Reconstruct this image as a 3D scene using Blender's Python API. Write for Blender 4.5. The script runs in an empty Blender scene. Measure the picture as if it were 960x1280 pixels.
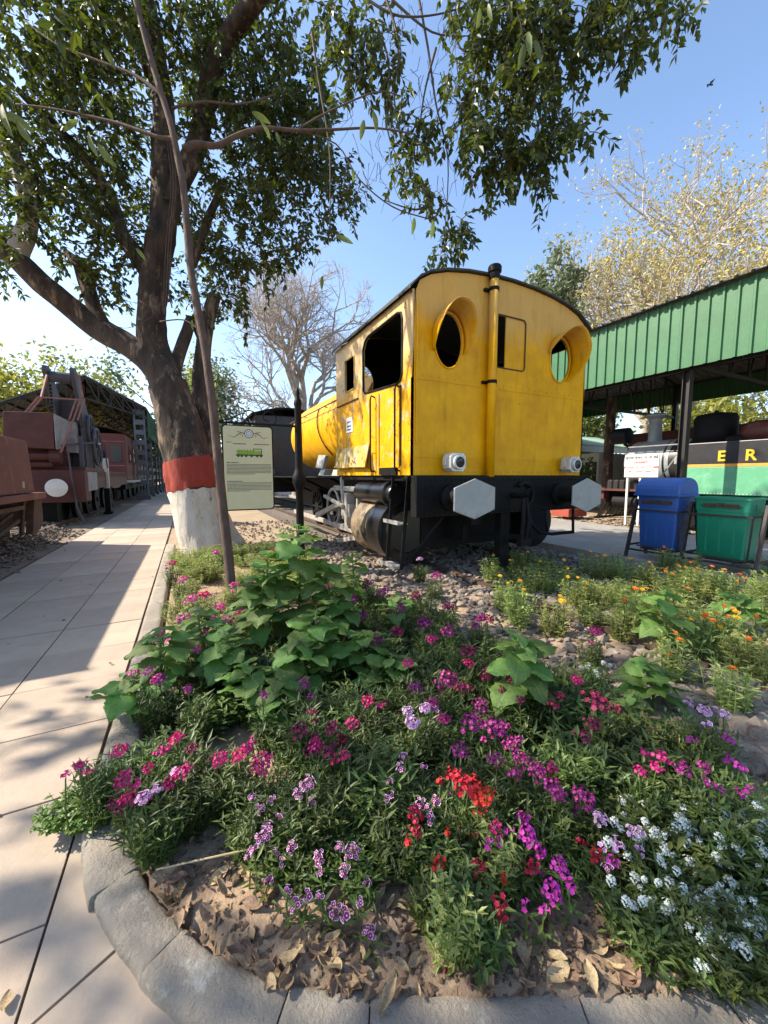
import bpy, bmesh, math, random
import numpy as np
from mathutils import Vector, Matrix, Quaternion, noise as mnoise
random.seed(7); np.random.seed(7)
R = math.radians
S = bpy.context.scene
COL = S.collection
# ------------------------------------------------------------------ camera, sky, sun, exposure
FPX, HCAM, YAW, PIT = 481.0, 1.47, R(27), math.atan(45/481)
cam = bpy.data.cameras.new('camera'); camo = bpy.data.objects.new('camera', cam); COL.objects.link(camo)
cam.sensor_fit = 'HORIZONTAL'; cam.sensor_width = 36; cam.lens = 36*FPX/960
cam.clip_start = 0.05; cam.clip_end = 2000
FW = Vector((math.sin(YAW)*math.cos(PIT), math.cos(YAW)*math.cos(PIT), -math.sin(PIT)))
RT = Vector((math.cos(YAW), -math.sin(YAW), 0)); UP = RT.cross(FW)
CAM = Vector((0, 0, HCAM))
camo.location = CAM; camo.rotation_euler = FW.to_track_quat('-Z', 'Y').to_euler()
S.camera = camo
SUN_AZ, SUN_EL = R(-62), R(41)
SUNV = Vector((math.sin(SUN_AZ)*math.cos(SUN_EL), math.cos(SUN_AZ)*math.cos(SUN_EL), math.sin(SUN_EL)))
W = bpy.data.worlds.new('World'); S.world = W; W.use_nodes = True
nt = W.node_tree; bg = nt.nodes['Background']
sky = nt.nodes.new('ShaderNodeTexSky'); sky.sky_type = 'NISHITA'; sky.sun_disc = False
sky.sun_elevation = SUN_EL; sky.sun_rotation = SUN_AZ; sky.air_density = 1.0; sky.dust_density = 1.0; sky.ozone_density = 2.0
nt.links.new(sky.outputs[0], bg.inputs[0]); bg.inputs[1].default_value = 0.15
sl = bpy.data.lights.new('sun', 'SUN'); sl.energy = 4.4; sl.angle = R(0.53); sl.color = (1, 0.90, 0.74)
so = bpy.data.objects.new('sun', sl); COL.objects.link(so); so.location = (-20, 10, 30)
so.rotation_euler = SUNV.to_track_quat('Z', 'Y').to_euler()
S.view_settings.view_transform = 'Standard'; S.view_settings.look = 'None'; S.view_settings.exposure = 1.2; S.view_settings.gamma = 1

def ray(px, py): return FW + RT*((px-480)/FPX) - UP*((py-640)/FPX)
def at(px, py, d): return CAM + ray(px, py)*d
def onz(px, py, z=0.0):
    r = ray(px, py); return CAM + r*((z-HCAM)/r.z)
def proj(p):
    q = Vector(p)-CAM; d = q.dot(FW)
    return (480+FPX*q.dot(RT)/d, 640-FPX*q.dot(UP)/d, d) if d > .05 else (1e6, 1e6, d)
def inframe(p, m=0):
    u, v, d = proj(p); return d > .1 and -m < u < 960+m and -m < v < 1280+m

# ------------------------------------------------------------------ materials
def mat(name, c1, c2=None, scale=6.0, rough=0.7, metal=0.0, bump=0.0, bscale=None, island=False, trans=0.0, c3=None, s3=40.0, f3=(.55, .7), spec=0.5, stretch=None, detail=6, rnd=0.0, coat=0.0):
    m = bpy.data.materials.new(name); m.use_nodes = True
    n, l = m.node_tree.nodes, m.node_tree.links
    b = n['Principled BSDF']; b.inputs['Roughness'].default_value = rough; b.inputs['Metallic'].default_value = metal
    b.inputs['Specular IOR Level'].default_value = spec
    if coat: b.inputs['Coat Weight'].default_value = coat; b.inputs['Coat Roughness'].default_value = .15
    if c2 is None: c2 = tuple(x*0.8 for x in c1)
    tc = n.new('ShaderNodeTexCoord'); co = tc.outputs['Object']
    if stretch:
        mp = n.new('ShaderNodeMapping'); mp.inputs['Scale'].default_value = stretch; l.new(co, mp.inputs[0]); co = mp.outputs[0]
    mix = n.new('ShaderNodeMix'); mix.data_type = 'RGBA'
    mix.inputs[6].default_value = (*c1, 1); mix.inputs[7].default_value = (*c2, 1)
    if island:
        g = n.new('ShaderNodeNewGeometry'); l.new(g.outputs['Random Per Island'], mix.inputs[0])
    else:
        t = n.new('ShaderNodeTexNoise'); t.inputs['Scale'].default_value = scale; t.inputs['Detail'].default_value = detail; t.inputs['Roughness'].default_value = .65
        l.new(co, t.inputs['Vector'])
        rp = n.new('ShaderNodeMapRange'); rp.inputs[1].default_value = .35; rp.inputs[2].default_value = .65
        l.new(t.outputs[0], rp.inputs[0]); l.new(rp.outputs[0], mix.inputs[0])
    out = mix.outputs[2]
    if c3 is not None:
        t3 = n.new('ShaderNodeTexNoise'); t3.inputs['Scale'].default_value = s3; t3.inputs['Detail'].default_value = 8; t3.inputs['Roughness'].default_value = .7
        l.new(co, t3.inputs['Vector'])
        r3 = n.new('ShaderNodeMapRange'); r3.inputs[1].default_value = f3[0]; r3.inputs[2].default_value = f3[1]; l.new(t3.outputs[0], r3.inputs[0])
        m3 = n.new('ShaderNodeMix'); m3.data_type = 'RGBA'; l.new(r3.outputs[0], m3.inputs[0]); l.new(out, m3.inputs[6]); m3.inputs[7].default_value = (*c3, 1)
        out = m3.outputs[2]
    if rnd:
        oi = n.new('ShaderNodeObjectInfo'); hs = n.new('ShaderNodeHueSaturation')
        mr = n.new('ShaderNodeMapRange'); mr.inputs[3].default_value = 1-rnd; mr.inputs[4].default_value = 1+rnd
        l.new(oi.outputs['Random'], mr.inputs[0]); l.new(mr.outputs[0], hs.inputs['Value']); l.new(out, hs.inputs['Color'])
        mr2 = n.new('ShaderNodeMapRange'); mr2.inputs[3].default_value = .5-rnd*.06; mr2.inputs[4].default_value = .5+rnd*.06
        l.new(oi.outputs['Random'], mr2.inputs[0]); l.new(mr2.outputs[0], hs.inputs['Hue'])
        out = hs.outputs[0]
    l.new(out, b.inputs['Base Color'])
    if bump:
        tb = n.new('ShaderNodeTexNoise'); tb.inputs['Scale'].default_value = bscale or scale*4; tb.inputs['Detail'].default_value = 8; tb.inputs['Roughness'].default_value = .7
        l.new(co, tb.inputs['Vector'])
        bp = n.new('ShaderNodeBump'); bp.inputs['Strength'].default_value = bump; bp.inputs['Distance'].default_value = .02
        l.new(tb.outputs[0], bp.inputs['Height']); l.new(bp.outputs[0], b.inputs['Normal'])
    if trans:
        tr = n.new('ShaderNodeBsdfTranslucent'); mx = n.new('ShaderNodeMixShader'); mx.inputs[0].default_value = trans
        hs = n.new('ShaderNodeHueSaturation'); hs.inputs['Saturation'].default_value = 1.15; hs.inputs['Value'].default_value = 1.9; l.new(out, hs.inputs['Color']); l.new(hs.outputs[0], tr.inputs['Color'])
        l.new(b.outputs[0], mx.inputs[1]); l.new(tr.outputs[0], mx.inputs[2]); l.new(mx.outputs[0], n['Material Output'].inputs[0])
    return m
M = {}
def worn_yellow(name, base, dark, fade, fz, wear):
    # yellow paint, faded to beige above a height band of its own (old repaint line), chips, streaks and rust
    m = bpy.data.materials.new(name); m.use_nodes = True
    n, l = m.node_tree.nodes, m.node_tree.links; b = n['Principled BSDF']; b.inputs['Roughness'].default_value = .42; b.inputs['Specular IOR Level'].default_value = .22
    tc = n.new('ShaderNodeTexCoord'); co = tc.outputs['Object']
    def nz(sc, det=6, st=None, ro=.65):
        t = n.new('ShaderNodeTexNoise'); t.inputs['Scale'].default_value = sc; t.inputs['Detail'].default_value = det; t.inputs['Roughness'].default_value = ro
        if st:
            mp = n.new('ShaderNodeMapping'); mp.inputs['Scale'].default_value = st; l.new(co, mp.inputs[0]); l.new(mp.outputs[0], t.inputs['Vector'])
        else: l.new(co, t.inputs['Vector'])
        return t.outputs[0]
    def mr(v, a, c):
        r = n.new('ShaderNodeMapRange'); r.inputs[1].default_value = a; r.inputs[2].default_value = c; l.new(v, r.inputs[0]); return r.outputs[0]
    def mixc(f, a, c):
        x = n.new('ShaderNodeMix'); x.data_type = 'RGBA'
        if isinstance(f, float): x.inputs[0].default_value = f
        else: l.new(f, x.inputs[0])
        for i, v in ((6, a), (7, c)):
            if isinstance(v, tuple): x.inputs[i].default_value = (*v, 1)
            else: l.new(v, x.inputs[i])
        return x.outputs[2]
    def mth(op, a, c):
        x = n.new('ShaderNodeMath'); x.operation = op
        for i, v in enumerate((a, c)):
            if isinstance(v, (int, float)): x.inputs[i].default_value = v
            else: l.new(v, x.inputs[i])
        return x.outputs[0]
    c = mixc(mr(nz(3.0), .35, .7), base, dark)
    if fade:
        sp = n.new('ShaderNodeSeparateXYZ'); l.new(co, sp.inputs[0])
        h = mth('ADD', sp.outputs[2], mth('MULTIPLY', mth('SUBTRACT', nz(1.6), .5), 1.3))
        c = mixc(mth('MULTIPLY', mr(h, fz, fz+.3), .75), c, fade)
    c = mixc(mth('MULTIPLY', mr(nz(2.2, 8, (6, 6, .7)), .52, .72), .45), c, tuple(x*.55 for x in dark))          # streaks
    c = mixc(mr(nz(5, 10, None, .75), wear, wear+.05), c, (.42, .36, .27))    # chips to primer
    c = mixc(mr(nz(7, 10, None, .75), wear+.045, wear+.07), c, (.10, .045, .02))   # rust
    l.new(c, b.inputs['Base Color'])
    bp = n.new('ShaderNodeBump'); bp.inputs['Strength'].default_value = .25; bp.inputs['Distance'].default_value = .02
    l.new(nz(2.5, 5), bp.inputs['Height']); l.new(bp.outputs[0], b.inputs['Normal'])
    rr = n.new('ShaderNodeMapRange'); rr.inputs[3].default_value = .32; rr.inputs[4].default_value = .6; l.new(nz(8), rr.inputs[0]); l.new(rr.outputs[0], b.inputs['Roughness'])
    M[name] = m
worn_yellow('cab_yellow', (.82, .405, .001), (.62, .285, .001), (.60, .36, .10), 3.1, .63)
worn_yellow('side_yellow', (.76, .37, .002), (.58, .26, .002), (.50, .40, .24), 2.62, .55)
worn_yellow('tank_yellow', (.76, .38, .002), (.58, .27, .002), None, 0, .62)
worn_yellow('panel_yellow', (.60, .40, .07), (.40, .28, .10), None, 0, .52)
def D(name, *a, **k): M[name] = mat(name, *a, **k)
D('black', (.004, .004, .0045), (.008, .007, .007), 8, .6, bump=.25, c3=(.022, .016, .013), s3=9, f3=(.62, .75), spec=.2)
D('blackgloss', (.008, .008, .009), (.014, .014, .014), 8, .28, bump=.1)
D('darkroof', (.03, .035, .03), (.05, .05, .045), 6, .8, bump=.2)
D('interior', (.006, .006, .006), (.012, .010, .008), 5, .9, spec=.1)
D('rust', (.09, .05, .03), (.05, .03, .02), 9, .85, bump=.4)
D('greymetal', (.40, .40, .39), (.28, .27, .25), 7, .45, .3, bump=.15, c3=(.2, .14, .09), s3=11, f3=(.62, .72))
D('rodgrey', (.46, .44, .40), (.30, .27, .22), 9, .5, .2, bump=.1)
D('buffergrey', (.36, .37, .36), (.28, .29, .29), 3, .5, .2, bump=.1, c3=(.16, .13, .10), s3=5, f3=(.58, .75))
D('tancladding', (.27, .20, .12), (.12, .085, .05), 4, .6, .1, bump=.3, c3=(.02, .016, .012), s3=3.5, f3=(.5, .6))
D('silver', (.62, .62, .6), (.45, .45, .43), 6, .4, .3)
D('glass_dark', (.02, .025, .03), (.03, .03, .035), 3, .08)
D('white', (.78, .78, .75), (.66, .66, .62), 4, .6)
D('blueprint', (.03, .06, .25), rough=.6)
D('redtext', (.45, .02, .06), rough=.6)
D('darktext', (.03, .025, .03), rough=.6)
D('creamboard', (.60, .56, .34), (.55, .51, .31), 2, .45)
D('printgreen', (.25, .42, .03), rough=.6)
D('slab', (.45, .365, .28), (.36, .29, .225), 1.6, .85, bump=.2, bscale=30, c3=(.30, .245, .19), s3=2.2, f3=(.52, .8), rnd=.10)
D('joint', (.10, .085, .07), (.06, .05, .04), 8, .95, bump=.3)
D('kerbstone', (.37, .325, .265), (.29, .25, .205), 3, .92, bump=.95, bscale=60, c3=(.50, .47, .41), s3=9, f3=(.57, .68), rnd=.06)
D('concrete', (.32, .30, .28), (.25, .235, .22), 2.2, .85, bump=.25, bscale=40)
D('soil', (.38, .265, .175), (.25, .175, .115), 7, .95, bump=1.0, bscale=22, c3=(.44, .32, .22), s3=16, f3=(.5, .7))
D('sand', (.36, .28, .18), (.29, .215, .135), 1.3, .95, bump=.5, bscale=14, c3=(.2, .15, .1), s3=3.0, f3=(.58, .72))
D('dirt', (.24, .185, .13), (.17, .13, .095), 1.3, .95, bump=.6, bscale=14, c3=(.12, .09, .065), s3=3.0, f3=(.55, .72))
D('ballastbed', (.15, .12, .10), (.10, .08, .065), 9, .95, bump=1, bscale=25)
D('stone', (.25, .20, .16), (.17, .14, .115), 9, .9, bump=.4, bscale=25, rnd=.3)
D('rubblestone', (.13, .105, .085), (.20, .165, .135), island=True, rough=.95, bump=.4, bscale=30)
D('stones', (.13, .105, .09), (.29, .235, .185), island=True, rough=.9, bump=.4, bscale=30)
D('bark', (.085, .055, .038), (.022, .015, .012), 6, .95, bump=1.0, bscale=14, c3=(.27, .19, .12), s3=5.5, f3=(.54, .66), stretch=(1, 1, .32))
D('redband', (.38, .048, .026), (.28, .034, .02), 5, .85, bump=.9, bscale=13, stretch=(1, 1, .5), c3=(.2, .07, .04), s3=11, f3=(.6, .66))
D('limewash', (.66, .62, .56), (.54, .50, .44), 6, .9, bump=1.0, bscale=13, stretch=(1, 1, .5), c3=(.25, .19, .14), s3=8, f3=(.58, .66))
D('youngbark', (.13, .08, .06), (.07, .045, .035), 12, .9, bump=.7, bscale=30, stretch=(1, 1, .35))
D('palebark', (.46, .40, .35), (.32, .27, .23), 4, .9, bump=.3)
D('twig', (.10, .075, .055), (.06, .045, .035), 8, .9)
D('leafdark', (.026, .040, .008), (.080, .098, .018), island=True, rough=.38, trans=.34, spec=.5)
D('leafmid', (.06, .10, .02), (.13, .15, .035), island=True, rough=.5, trans=.3)
D('leafyellow', (.16, .19, .035), (.28, .26, .06), island=True, rough=.6, trans=.35)
D('leafgold', (.27, .23, .06), (.46, .38, .15), island=True, rough=.6, trans=.2)
D('leafgrey', (.10, .13, .06), (.17, .19, .10), island=True, rough=.55, trans=.25)
D('leafbed', (.042, .075, .016), (.115, .155, .038), island=True, rough=.5, trans=.25, rnd=.3)
D('leafherb', (.14, .20, .05), (.36, .38, .13), island=True, rough=.55, trans=.3, rnd=.25)
D('leafclover', (.07, .15, .03), (.16, .24, .05), island=True, rough=.5, trans=.3)
D('sunleaf', (.085, .17, .035), (.14, .23, .05), 9, .55, trans=.35, bump=.35, bscale=40, rnd=.38)
def veined(m):     # pale midrib and side veins in the leaf's own coordinates
    n, l = m.node_tree.nodes, m.node_tree.links; b = n['Principled BSDF']; src = b.inputs['Base Color'].links[0].from_socket
    tc = n.new('ShaderNodeTexCoord'); sp = n.new('ShaderNodeSeparateXYZ'); l.new(tc.outputs['Object'], sp.inputs[0])
    def mt(op, a, c=0.0):
        x = n.new('ShaderNodeMath'); x.operation = op
        for i, v in enumerate((a, c)):
            if isinstance(v, (int, float)): x.inputs[i].default_value = v
            else: l.new(v, x.inputs[i])
        return x.outputs[0]
    ax = mt('ABSOLUTE', sp.outputs[0]); fr = mt('FRACT', mt('MULTIPLY', mt('SUBTRACT', sp.outputs[1], mt('MULTIPLY', ax, .9)), 6.5))
    v = mt('MAXIMUM', mt('LESS_THAN', ax, .014), mt('MULTIPLY', mt('LESS_THAN', fr, .09), .6))
    mx = n.new('ShaderNodeMix'); mx.data_type = 'RGBA'; l.new(mt('MULTIPLY', v, .6), mx.inputs[0]); l.new(src, mx.inputs[6]); mx.inputs[7].default_value = (.26, .34, .14, 1)
    l.new(mx.outputs[2], b.inputs['Base Color'])
veined(M['sunleaf'])
D('sunstem', (.14, .22, .06), (.10, .16, .05), 9, .6, trans=.1)
D('longleaf', (.09, .13, .03), (.15, .17, .05), 9, .5, trans=.4, rnd=.2)
D('dryleaf', (.42, .29, .18), (.21, .14, .09), 14, .8, trans=.12, bump=.4, rnd=.4)
D('drystraw', (.45, .36, .2), rough=.8)
for nm, ca, cb in (('magenta', (.60, .010, .16), (.36, .005, .11)), ('purple', (.30, .010, .17), (.20, .006, .11)), ('crimson', (.24, .006, .06), (.15, .004, .045)),
                   ('red', (.55, .012, .03), (.38, .008, .02)), ('pink', (.62, .12, .36), (.5, .07, .28)), ('orchid', (.50, .03, .36), (.38, .02, .27)), ('palepurple', (.52, .28, .52), (.42, .2, .42)),
                   ('paleedge', (.78, .62, .74), (.7, .5, .66)), ('eye', (.62, .3, .45), (.4, .12, .25)), ('yellow', (.78, .52, .015), (.68, .4, .01)), ('orange', (.75, .22, .012), (.6, .15, .01)), ('whitebloom', (.62, .66, .62), (.48, .54, .50))):
    D('bloom_'+nm, ca, cb, island=True, rough=.6, trans=.18, rnd=.22)
D('bluebin', (.026, .095, .34), (.034, .11, .38), 3, .42, bump=.06, c3=(.05, .07, .16), s3=4, f3=(.6, .8))
D('greenbin', (.008, .20, .115), (.010, .235, .14), 3, .42, bump=.06, c3=(.05, .16, .1), s3=4, f3=(.6, .8))
D('frameblack', (.02, .018, .018), (.05, .035, .03), 10, .6, bump=.2)
D('greensheet', (.026, .115, .042), (.036, .14, .055), 2, .5, bump=.12, rnd=.08, c3=(.055, .115, .06), s3=3, f3=(.6, .8))
D('roofsheet', (.20, .20, .19), (.13, .13, .12), 3, .7, c3=(.3, .28, .24), s3=5)
D('roofunder', (.16, .15, .13), (.09, .08, .07), 2, .8)
D('steel', (.014, .012, .011), (.022, .018, .016), 5, .6)
D('columngrey', (.15, .16, .17), (.11, .11, .12), 4, .6)
D('wagonred', (.15, .040, .028), (.10, .028, .02), 2.5, .6, bump=.2, c3=(.28, .10, .075), s3=5, f3=(.55, .7), stretch=(1, 1, .6))
D('maroon', (.105, .026, .020), (.065, .017, .014), 3, .6, bump=.1)
D('coachred', (.15, .030, .022), (.11, .022, .018), 3, .55)
D('craneblue', (.085, .085, .10), (.055, .055, .07), 4, .6, bump=.2)
D('cranelight', (.34, .35, .36), (.24, .24, .25), 4, .6)
D('rodred', (.30, .14, .12), (.22, .09, .08), 6, .6)
D('windowdark', (.03, .03, .035), rough=.2)
D('locoblack', (.018, .018, .022), (.03, .03, .034), 4, .4, bump=.1)
D('locogreen', (.10, .34, .19), (.085, .29, .16), 1.4, .5, c3=(.16, .40, .25), s3=2.5, f3=(.5, .7))
D('locogrey', (.30, .32, .33), (.24, .25, .26), 4, .5)
D('liningorange', (.65, .33, .06), rough=.5)
D('letteryellow', (.75, .50, .02), rough=.5)
D('brickred', (.35, .07, .04), (.28, .05, .03), 4, .8)
D('creamwall', (.62, .60, .54), (.5, .48, .43), 3, .8)
D('palegreenroof', (.30, .42, .30), (.24, .36, .25), 4, .7)
D('hillgreen', (.06, .09, .025), (.12, .14, .04), 1.5, .95, bump=1, bscale=8)

# ------------------------------------------------------------------ mesh builder
class MB:
    def __init__(s): s.v = []; s.f = []; s.m = []; s.mi = 0
    def add(s, vs, fs):
        o = len(s.v); s.v.extend(tuple(x) for x in vs); s.f.extend(tuple(i+o for i in f) for f in fs); s.m.extend([s.mi]*len(fs)); return s
    def box(s, c, d, rot=None):
        hx, hy, hz = d[0]/2, d[1]/2, d[2]/2
        vs = [Vector((x, y, z)) for x in (-hx, hx) for y in (-hy, hy) for z in (-hz, hz)]
        if rot is not None: vs = [rot @ v for v in vs]
        c = Vector(c); return s.add([v+c for v in vs], [(0, 1, 3, 2), (4, 6, 7, 5), (0, 4, 5, 1), (2, 3, 7, 6), (0, 2, 6, 4), (1, 5, 7, 3)])
    def bb(s, a, b): return s.box([(a[i]+b[i])/2 for i in range(3)], [abs(b[i]-a[i]) for i in range(3)])
    def bar(s, a, b, w, h=None):      # square bar from a to b
        a, b = Vector(a), Vector(b); d = b-a; q = d.to_track_quat('Y', 'Z').to_matrix()
        return s.box((a+b)/2, (w, d.length, h or w), q)
    def tube(s, pts, r, n=8, cap=True, wob=0.0):
        pts = [Vector(p) for p in pts]; k = len(pts); rs = r if isinstance(r, (list, tuple)) else [r]*k
        o = []; prev = None
        for i, p in enumerate(pts):
            t = (pts[min(i+1, k-1)]-pts[max(i-1, 0)])
            if t.length < 1e-9: t = Vector((0, 0, 1))
            t.normalize()
            if prev is None: a = t.orthogonal().normalized()
            else:
                a = prev-t*prev.dot(t)
                a = a.normalized() if a.length > 1e-6 else t.orthogonal().normalized()
            prev = a; b = t.cross(a)
            for j in range(n):
                th = 2*math.pi*j/n; d = a*math.cos(th)+b*math.sin(th); rr = rs[i]
                if wob: rr *= 1+wob*(mnoise.noise(Vector((d.x*1.6+p.x*.7, d.y*1.6+p.y*.7, p.z*1.3)))+.40*mnoise.noise(Vector((d.x*5+p.x, d.y*5+p.y, p.z*3.1)))+.22*mnoise.noise(Vector((d.x*12+p.x, d.y*12+p.y, p.z*6))))
                o.append(p+d*rr)
        fs = [(i*n+j, i*n+(j+1) % n, (i+1)*n+(j+1) % n, (i+1)*n+j) for i in range(k-1) for j in range(n)]
        if cap: fs += [tuple(range(n-1, -1, -1)), tuple((k-1)*n+j for j in range(n))]
        return s.add(o, fs)
    def lathe(s, prof, origin=(0, 0, 0), axis='Z', n=20, caps=True):   # prof: (radius, along)
        o = []
        for r, h in prof:
            for j in range(n):
                th = 2*math.pi*j/n; c, q = r*math.cos(th), r*math.sin(th)
                v = (c, q, h) if axis == 'Z' else ((c, h, q) if axis == 'Y' else (h, c, q))
                o.append(Vector(origin)+Vector(v))
        k = len(prof); fs = [(i*n+j, i*n+(j+1) % n, (i+1)*n+(j+1) % n, (i+1)*n+j) for i in range(k-1) for j in range(n)]
        if caps: fs += [tuple(range(n-1, -1, -1)), tuple((k-1)*n+j for j in range(n))]
        if axis == 'Y': fs = [f[::-1] for f in fs]
        return s.add(o, fs)
    def prism(s, poly, a, vec):        # poly: list of 3D points; vec: extrusion
        vec = Vector(vec); p = [Vector(x) for x in poly]; k = len(p)
        return s.add(p+[x+vec for x in p], [tuple(range(k-1, -1, -1)), tuple(range(k, 2*k))]+[(i, (i+1) % k, k+(i+1) % k, k+i) for i in range(k)])
    def grid(s, fn, nu, nv):
        vs = [fn(i/nu, j/nv) for i in range(nu+1) for j in range(nv+1)]
        return s.add(vs, [(i*(nv+1)+j, (i+1)*(nv+1)+j, (i+1)*(nv+1)+j+1, i*(nv+1)+j+1) for i in range(nu) for j in range(nv)])
    def leaf(s, p, d, nrm, L, w):
        d = d.normalized(); sd = d.cross(nrm)
        sd = sd.normalized() if sd.length > 1e-6 else d.orthogonal().normalized()
        up = sd.cross(d)
        o = len(s.v)
        for q in (p, p+d*(L*.45)+sd*(w/2)+up*(w*.18), p+d*L, p+d*(L*.45)-sd*(w/2)+up*(w*.18)): s.v.append((q.x, q.y, q.z))
        s.f.append((o, o+1, o+2)); s.f.append((o, o+2, o+3)); s.m.append(s.mi); s.m.append(s.mi)
    def mesh(s, name, mats, org=(0, 0, 0), smooth=False):
        me = bpy.data.meshes.new(name)
        ox, oy, oz = org
        me.from_pydata([(x-ox, y-oy, z-oz) for x, y, z in s.v], [], s.f)
        for m in (mats if isinstance(mats, (list, tuple)) else [mats]): me.materials.append(M[m] if isinstance(m, str) else m)
        if any(s.m): me.polygons.foreach_set('material_index', s.m)
        if smooth: me.polygons.foreach_set('use_smooth', [True]*len(me.polygons))
        me.update(); return me
    def build(s, name, mats, parent=None, smooth=False, bevel=0.0, auto=None, org=None):
        if org is None: org = worldloc(parent)
        me = s.mesh(name, mats, org, smooth)
        o = bpy.data.objects.new(name, me); COL.objects.link(o)
        if parent is not None: o.parent = parent
        else: o.location = org
        if bevel:
            b = o.modifiers.new('bevel', 'BEVEL'); b.width = bevel; b.segments = 2; b.limit_method = 'ANGLE'; b.angle_limit = R(40)
        if auto:
            me.polygons.foreach_set('use_smooth', [True]*len(me.polygons)); me.set_sharp_from_angle(angle=R(auto))
        return o
def worldloc(o):
    v = Vector((0, 0, 0))
    while o is not None: v = v+Vector(o.location); o = o.parent
    return v
def thing(name, label, cat, loc=(0, 0, 0), group=None):
    o = bpy.data.objects.new(name, None); COL.objects.link(o); o.location = loc; o.empty_display_size = .1
    o['label'] = label; o['category'] = cat
    if group: o['group'] = group
    return o
def tag(o, label, cat, group=None):
    o['label'] = label; o['category'] = cat
    if group: o['group'] = group
    return o
def struct(o): o['kind'] = 'structure'; return o
def stuff(o): o['kind'] = 'stuff'; return o
def inst(name, me, parent, loc=(0, 0, 0), rot=None, sc=1.0):
    o = bpy.data.objects.new(name, me); COL.objects.link(o); o.parent = parent; o.location = loc
    if rot is not None:
        o.rotation_mode = 'QUATERNION'; o.rotation_quaternion = rot
    o.scale = (sc, sc, sc) if not isinstance(sc, tuple) else sc
    return o
def copy_tree(o, parent=None):
    c = o.copy(); COL.objects.link(c); c.parent = parent
    for ch in list(o.children): copy_tree(ch, c)
    return c
def plate(name, outline, holes, thick, tomap, mats, parent, inner=None):
    """flat sheet with holes: 2D outline and hole loops filled, extruded, mapped by tomap(u, v, w), w in 0..thick"""
    cu = bpy.data.curves.new('tmp', 'CURVE'); cu.dimensions = '2D'; cu.fill_mode = 'BOTH'; cu.extrude = thick/2
    for lp in [outline]+holes:
        sp = cu.splines.new('POLY'); sp.points.add(len(lp)-1); sp.use_cyclic_u = True
        for i, (a, b) in enumerate(lp): sp.points[i].co = (a, b, 0, 1)
    ob = bpy.data.objects.new('tmp', cu); COL.objects.link(ob)
    me = bpy.data.meshes.new_from_object(ob.evaluated_get(bpy.context.evaluated_depsgraph_get()))
    mb = MB(); org = worldloc(parent)
    vs = [tomap(v.co.x, v.co.y, v.co.z+thick/2) for v in me.vertices]
    for p in me.polygons:
        pass
    mb.v = [tuple(v) for v in vs]
    for p in me.polygons:
        mb.f.append(tuple(p.vertices))
        w = sum(me.vertices[i].co.z for i in p.vertices)/len(p.vertices)
        mb.m.append(1 if (inner and w > thick*.45) else 0)
    bpy.data.objects.remove(ob); bpy.data.curves.remove(cu); bpy.data.meshes.remove(me)
    return mb.build(name, mats, parent)
def ell(cx, cz, a, b, n=28, a0=0, a1=360): return [(cx+a*math.cos(R(a0+(a1-a0)*i/n)), cz+b*math.sin(R(a0+(a1-a0)*i/n))) for i in range(n if a1-a0 == 360 else n+1)]
def rrect(x0, z0, x1, z1, r, n=4):
    o = []
    for cx, cz, s in ((x1-r, z1-r, 0), (x0+r, z1-r, 90), (x0+r, z0+r, 180), (x1-r, z0+r, 270)):
        o += [(cx+r*math.cos(R(s+90*i/n)), cz+r*math.sin(R(s+90*i/n))) for i in range(n+1)]
    return o
def text(body, name, mt, parent, loc, size, rx, rz=0, ext=.001, align='CENTER'):
    cu = bpy.data.curves.new(name, 'FONT'); cu.body = body; cu.size = size; cu.extrude = ext; cu.align_x = align; cu.align_y = 'CENTER'; cu.offset = size*.022; cu.materials.append(M[mt])
    q = bpy.data.objects.new('tmp', cu); COL.objects.link(q); me = bpy.data.meshes.new_from_object(q.evaluated_get(bpy.context.evaluated_depsgraph_get())); bpy.data.objects.remove(q)
    o = bpy.data.objects.new(name, me); COL.objects.link(o); o.parent = parent; o.location = Vector(loc)-worldloc(parent); o.rotation_euler = (rx, 0, rz); return o
U = random.uniform
def rdir(): 
    v = Vector((random.gauss(0, 1), random.gauss(0, 1), random.gauss(0, 1))); return v.normalized()
# ------------------------------------------------------------------ ground
def height_noise(x, y, s=1.0): return mnoise.noise(Vector((x*s, y*s, 3.3)))
mb = MB(); mb.add([(-600, -600, -.03), (600, -600, -.03), (600, 600, -.03), (-600, 600, -.03)], [(0, 1, 2, 3)])
struct(mb.build('ground', 'sand'))
# sandy earth strip by the track on the left, slightly uneven
mb = MB(); mb.grid(lambda u, v: (-9+u*6.55, -1+v*70, -.012+.03*height_noise(-9+u*6.55, v*70, .8)), 26, 120)
struct(mb.build('dirt_verge', 'dirt', smooth=True))
# left path of square slabs
path = struct(MB().bb((-2.41, -3, -.03), (-.475, 70, -.012)).build('path', 'joint'))
slab_me = []
for k in range(4):
    b = MB(); g = .004
    b.bb((g, g, -.02), (.64-g, .61-g, 0)); me = b.mesh('paving_slab', 'slab'); slab_me.append(me)
for j in range(-4, 64):
    for i in range(3):
        o = bpy.data.objects.new('paving_slab', random.choice(slab_me)); COL.objects.link(o); o.parent = path
        o.location = (-2.40+i*.642, .30+j*.61, U(-.003, .003)); o.rotation_euler = (U(-.003, .003), U(-.003, .003), 0)
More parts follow.
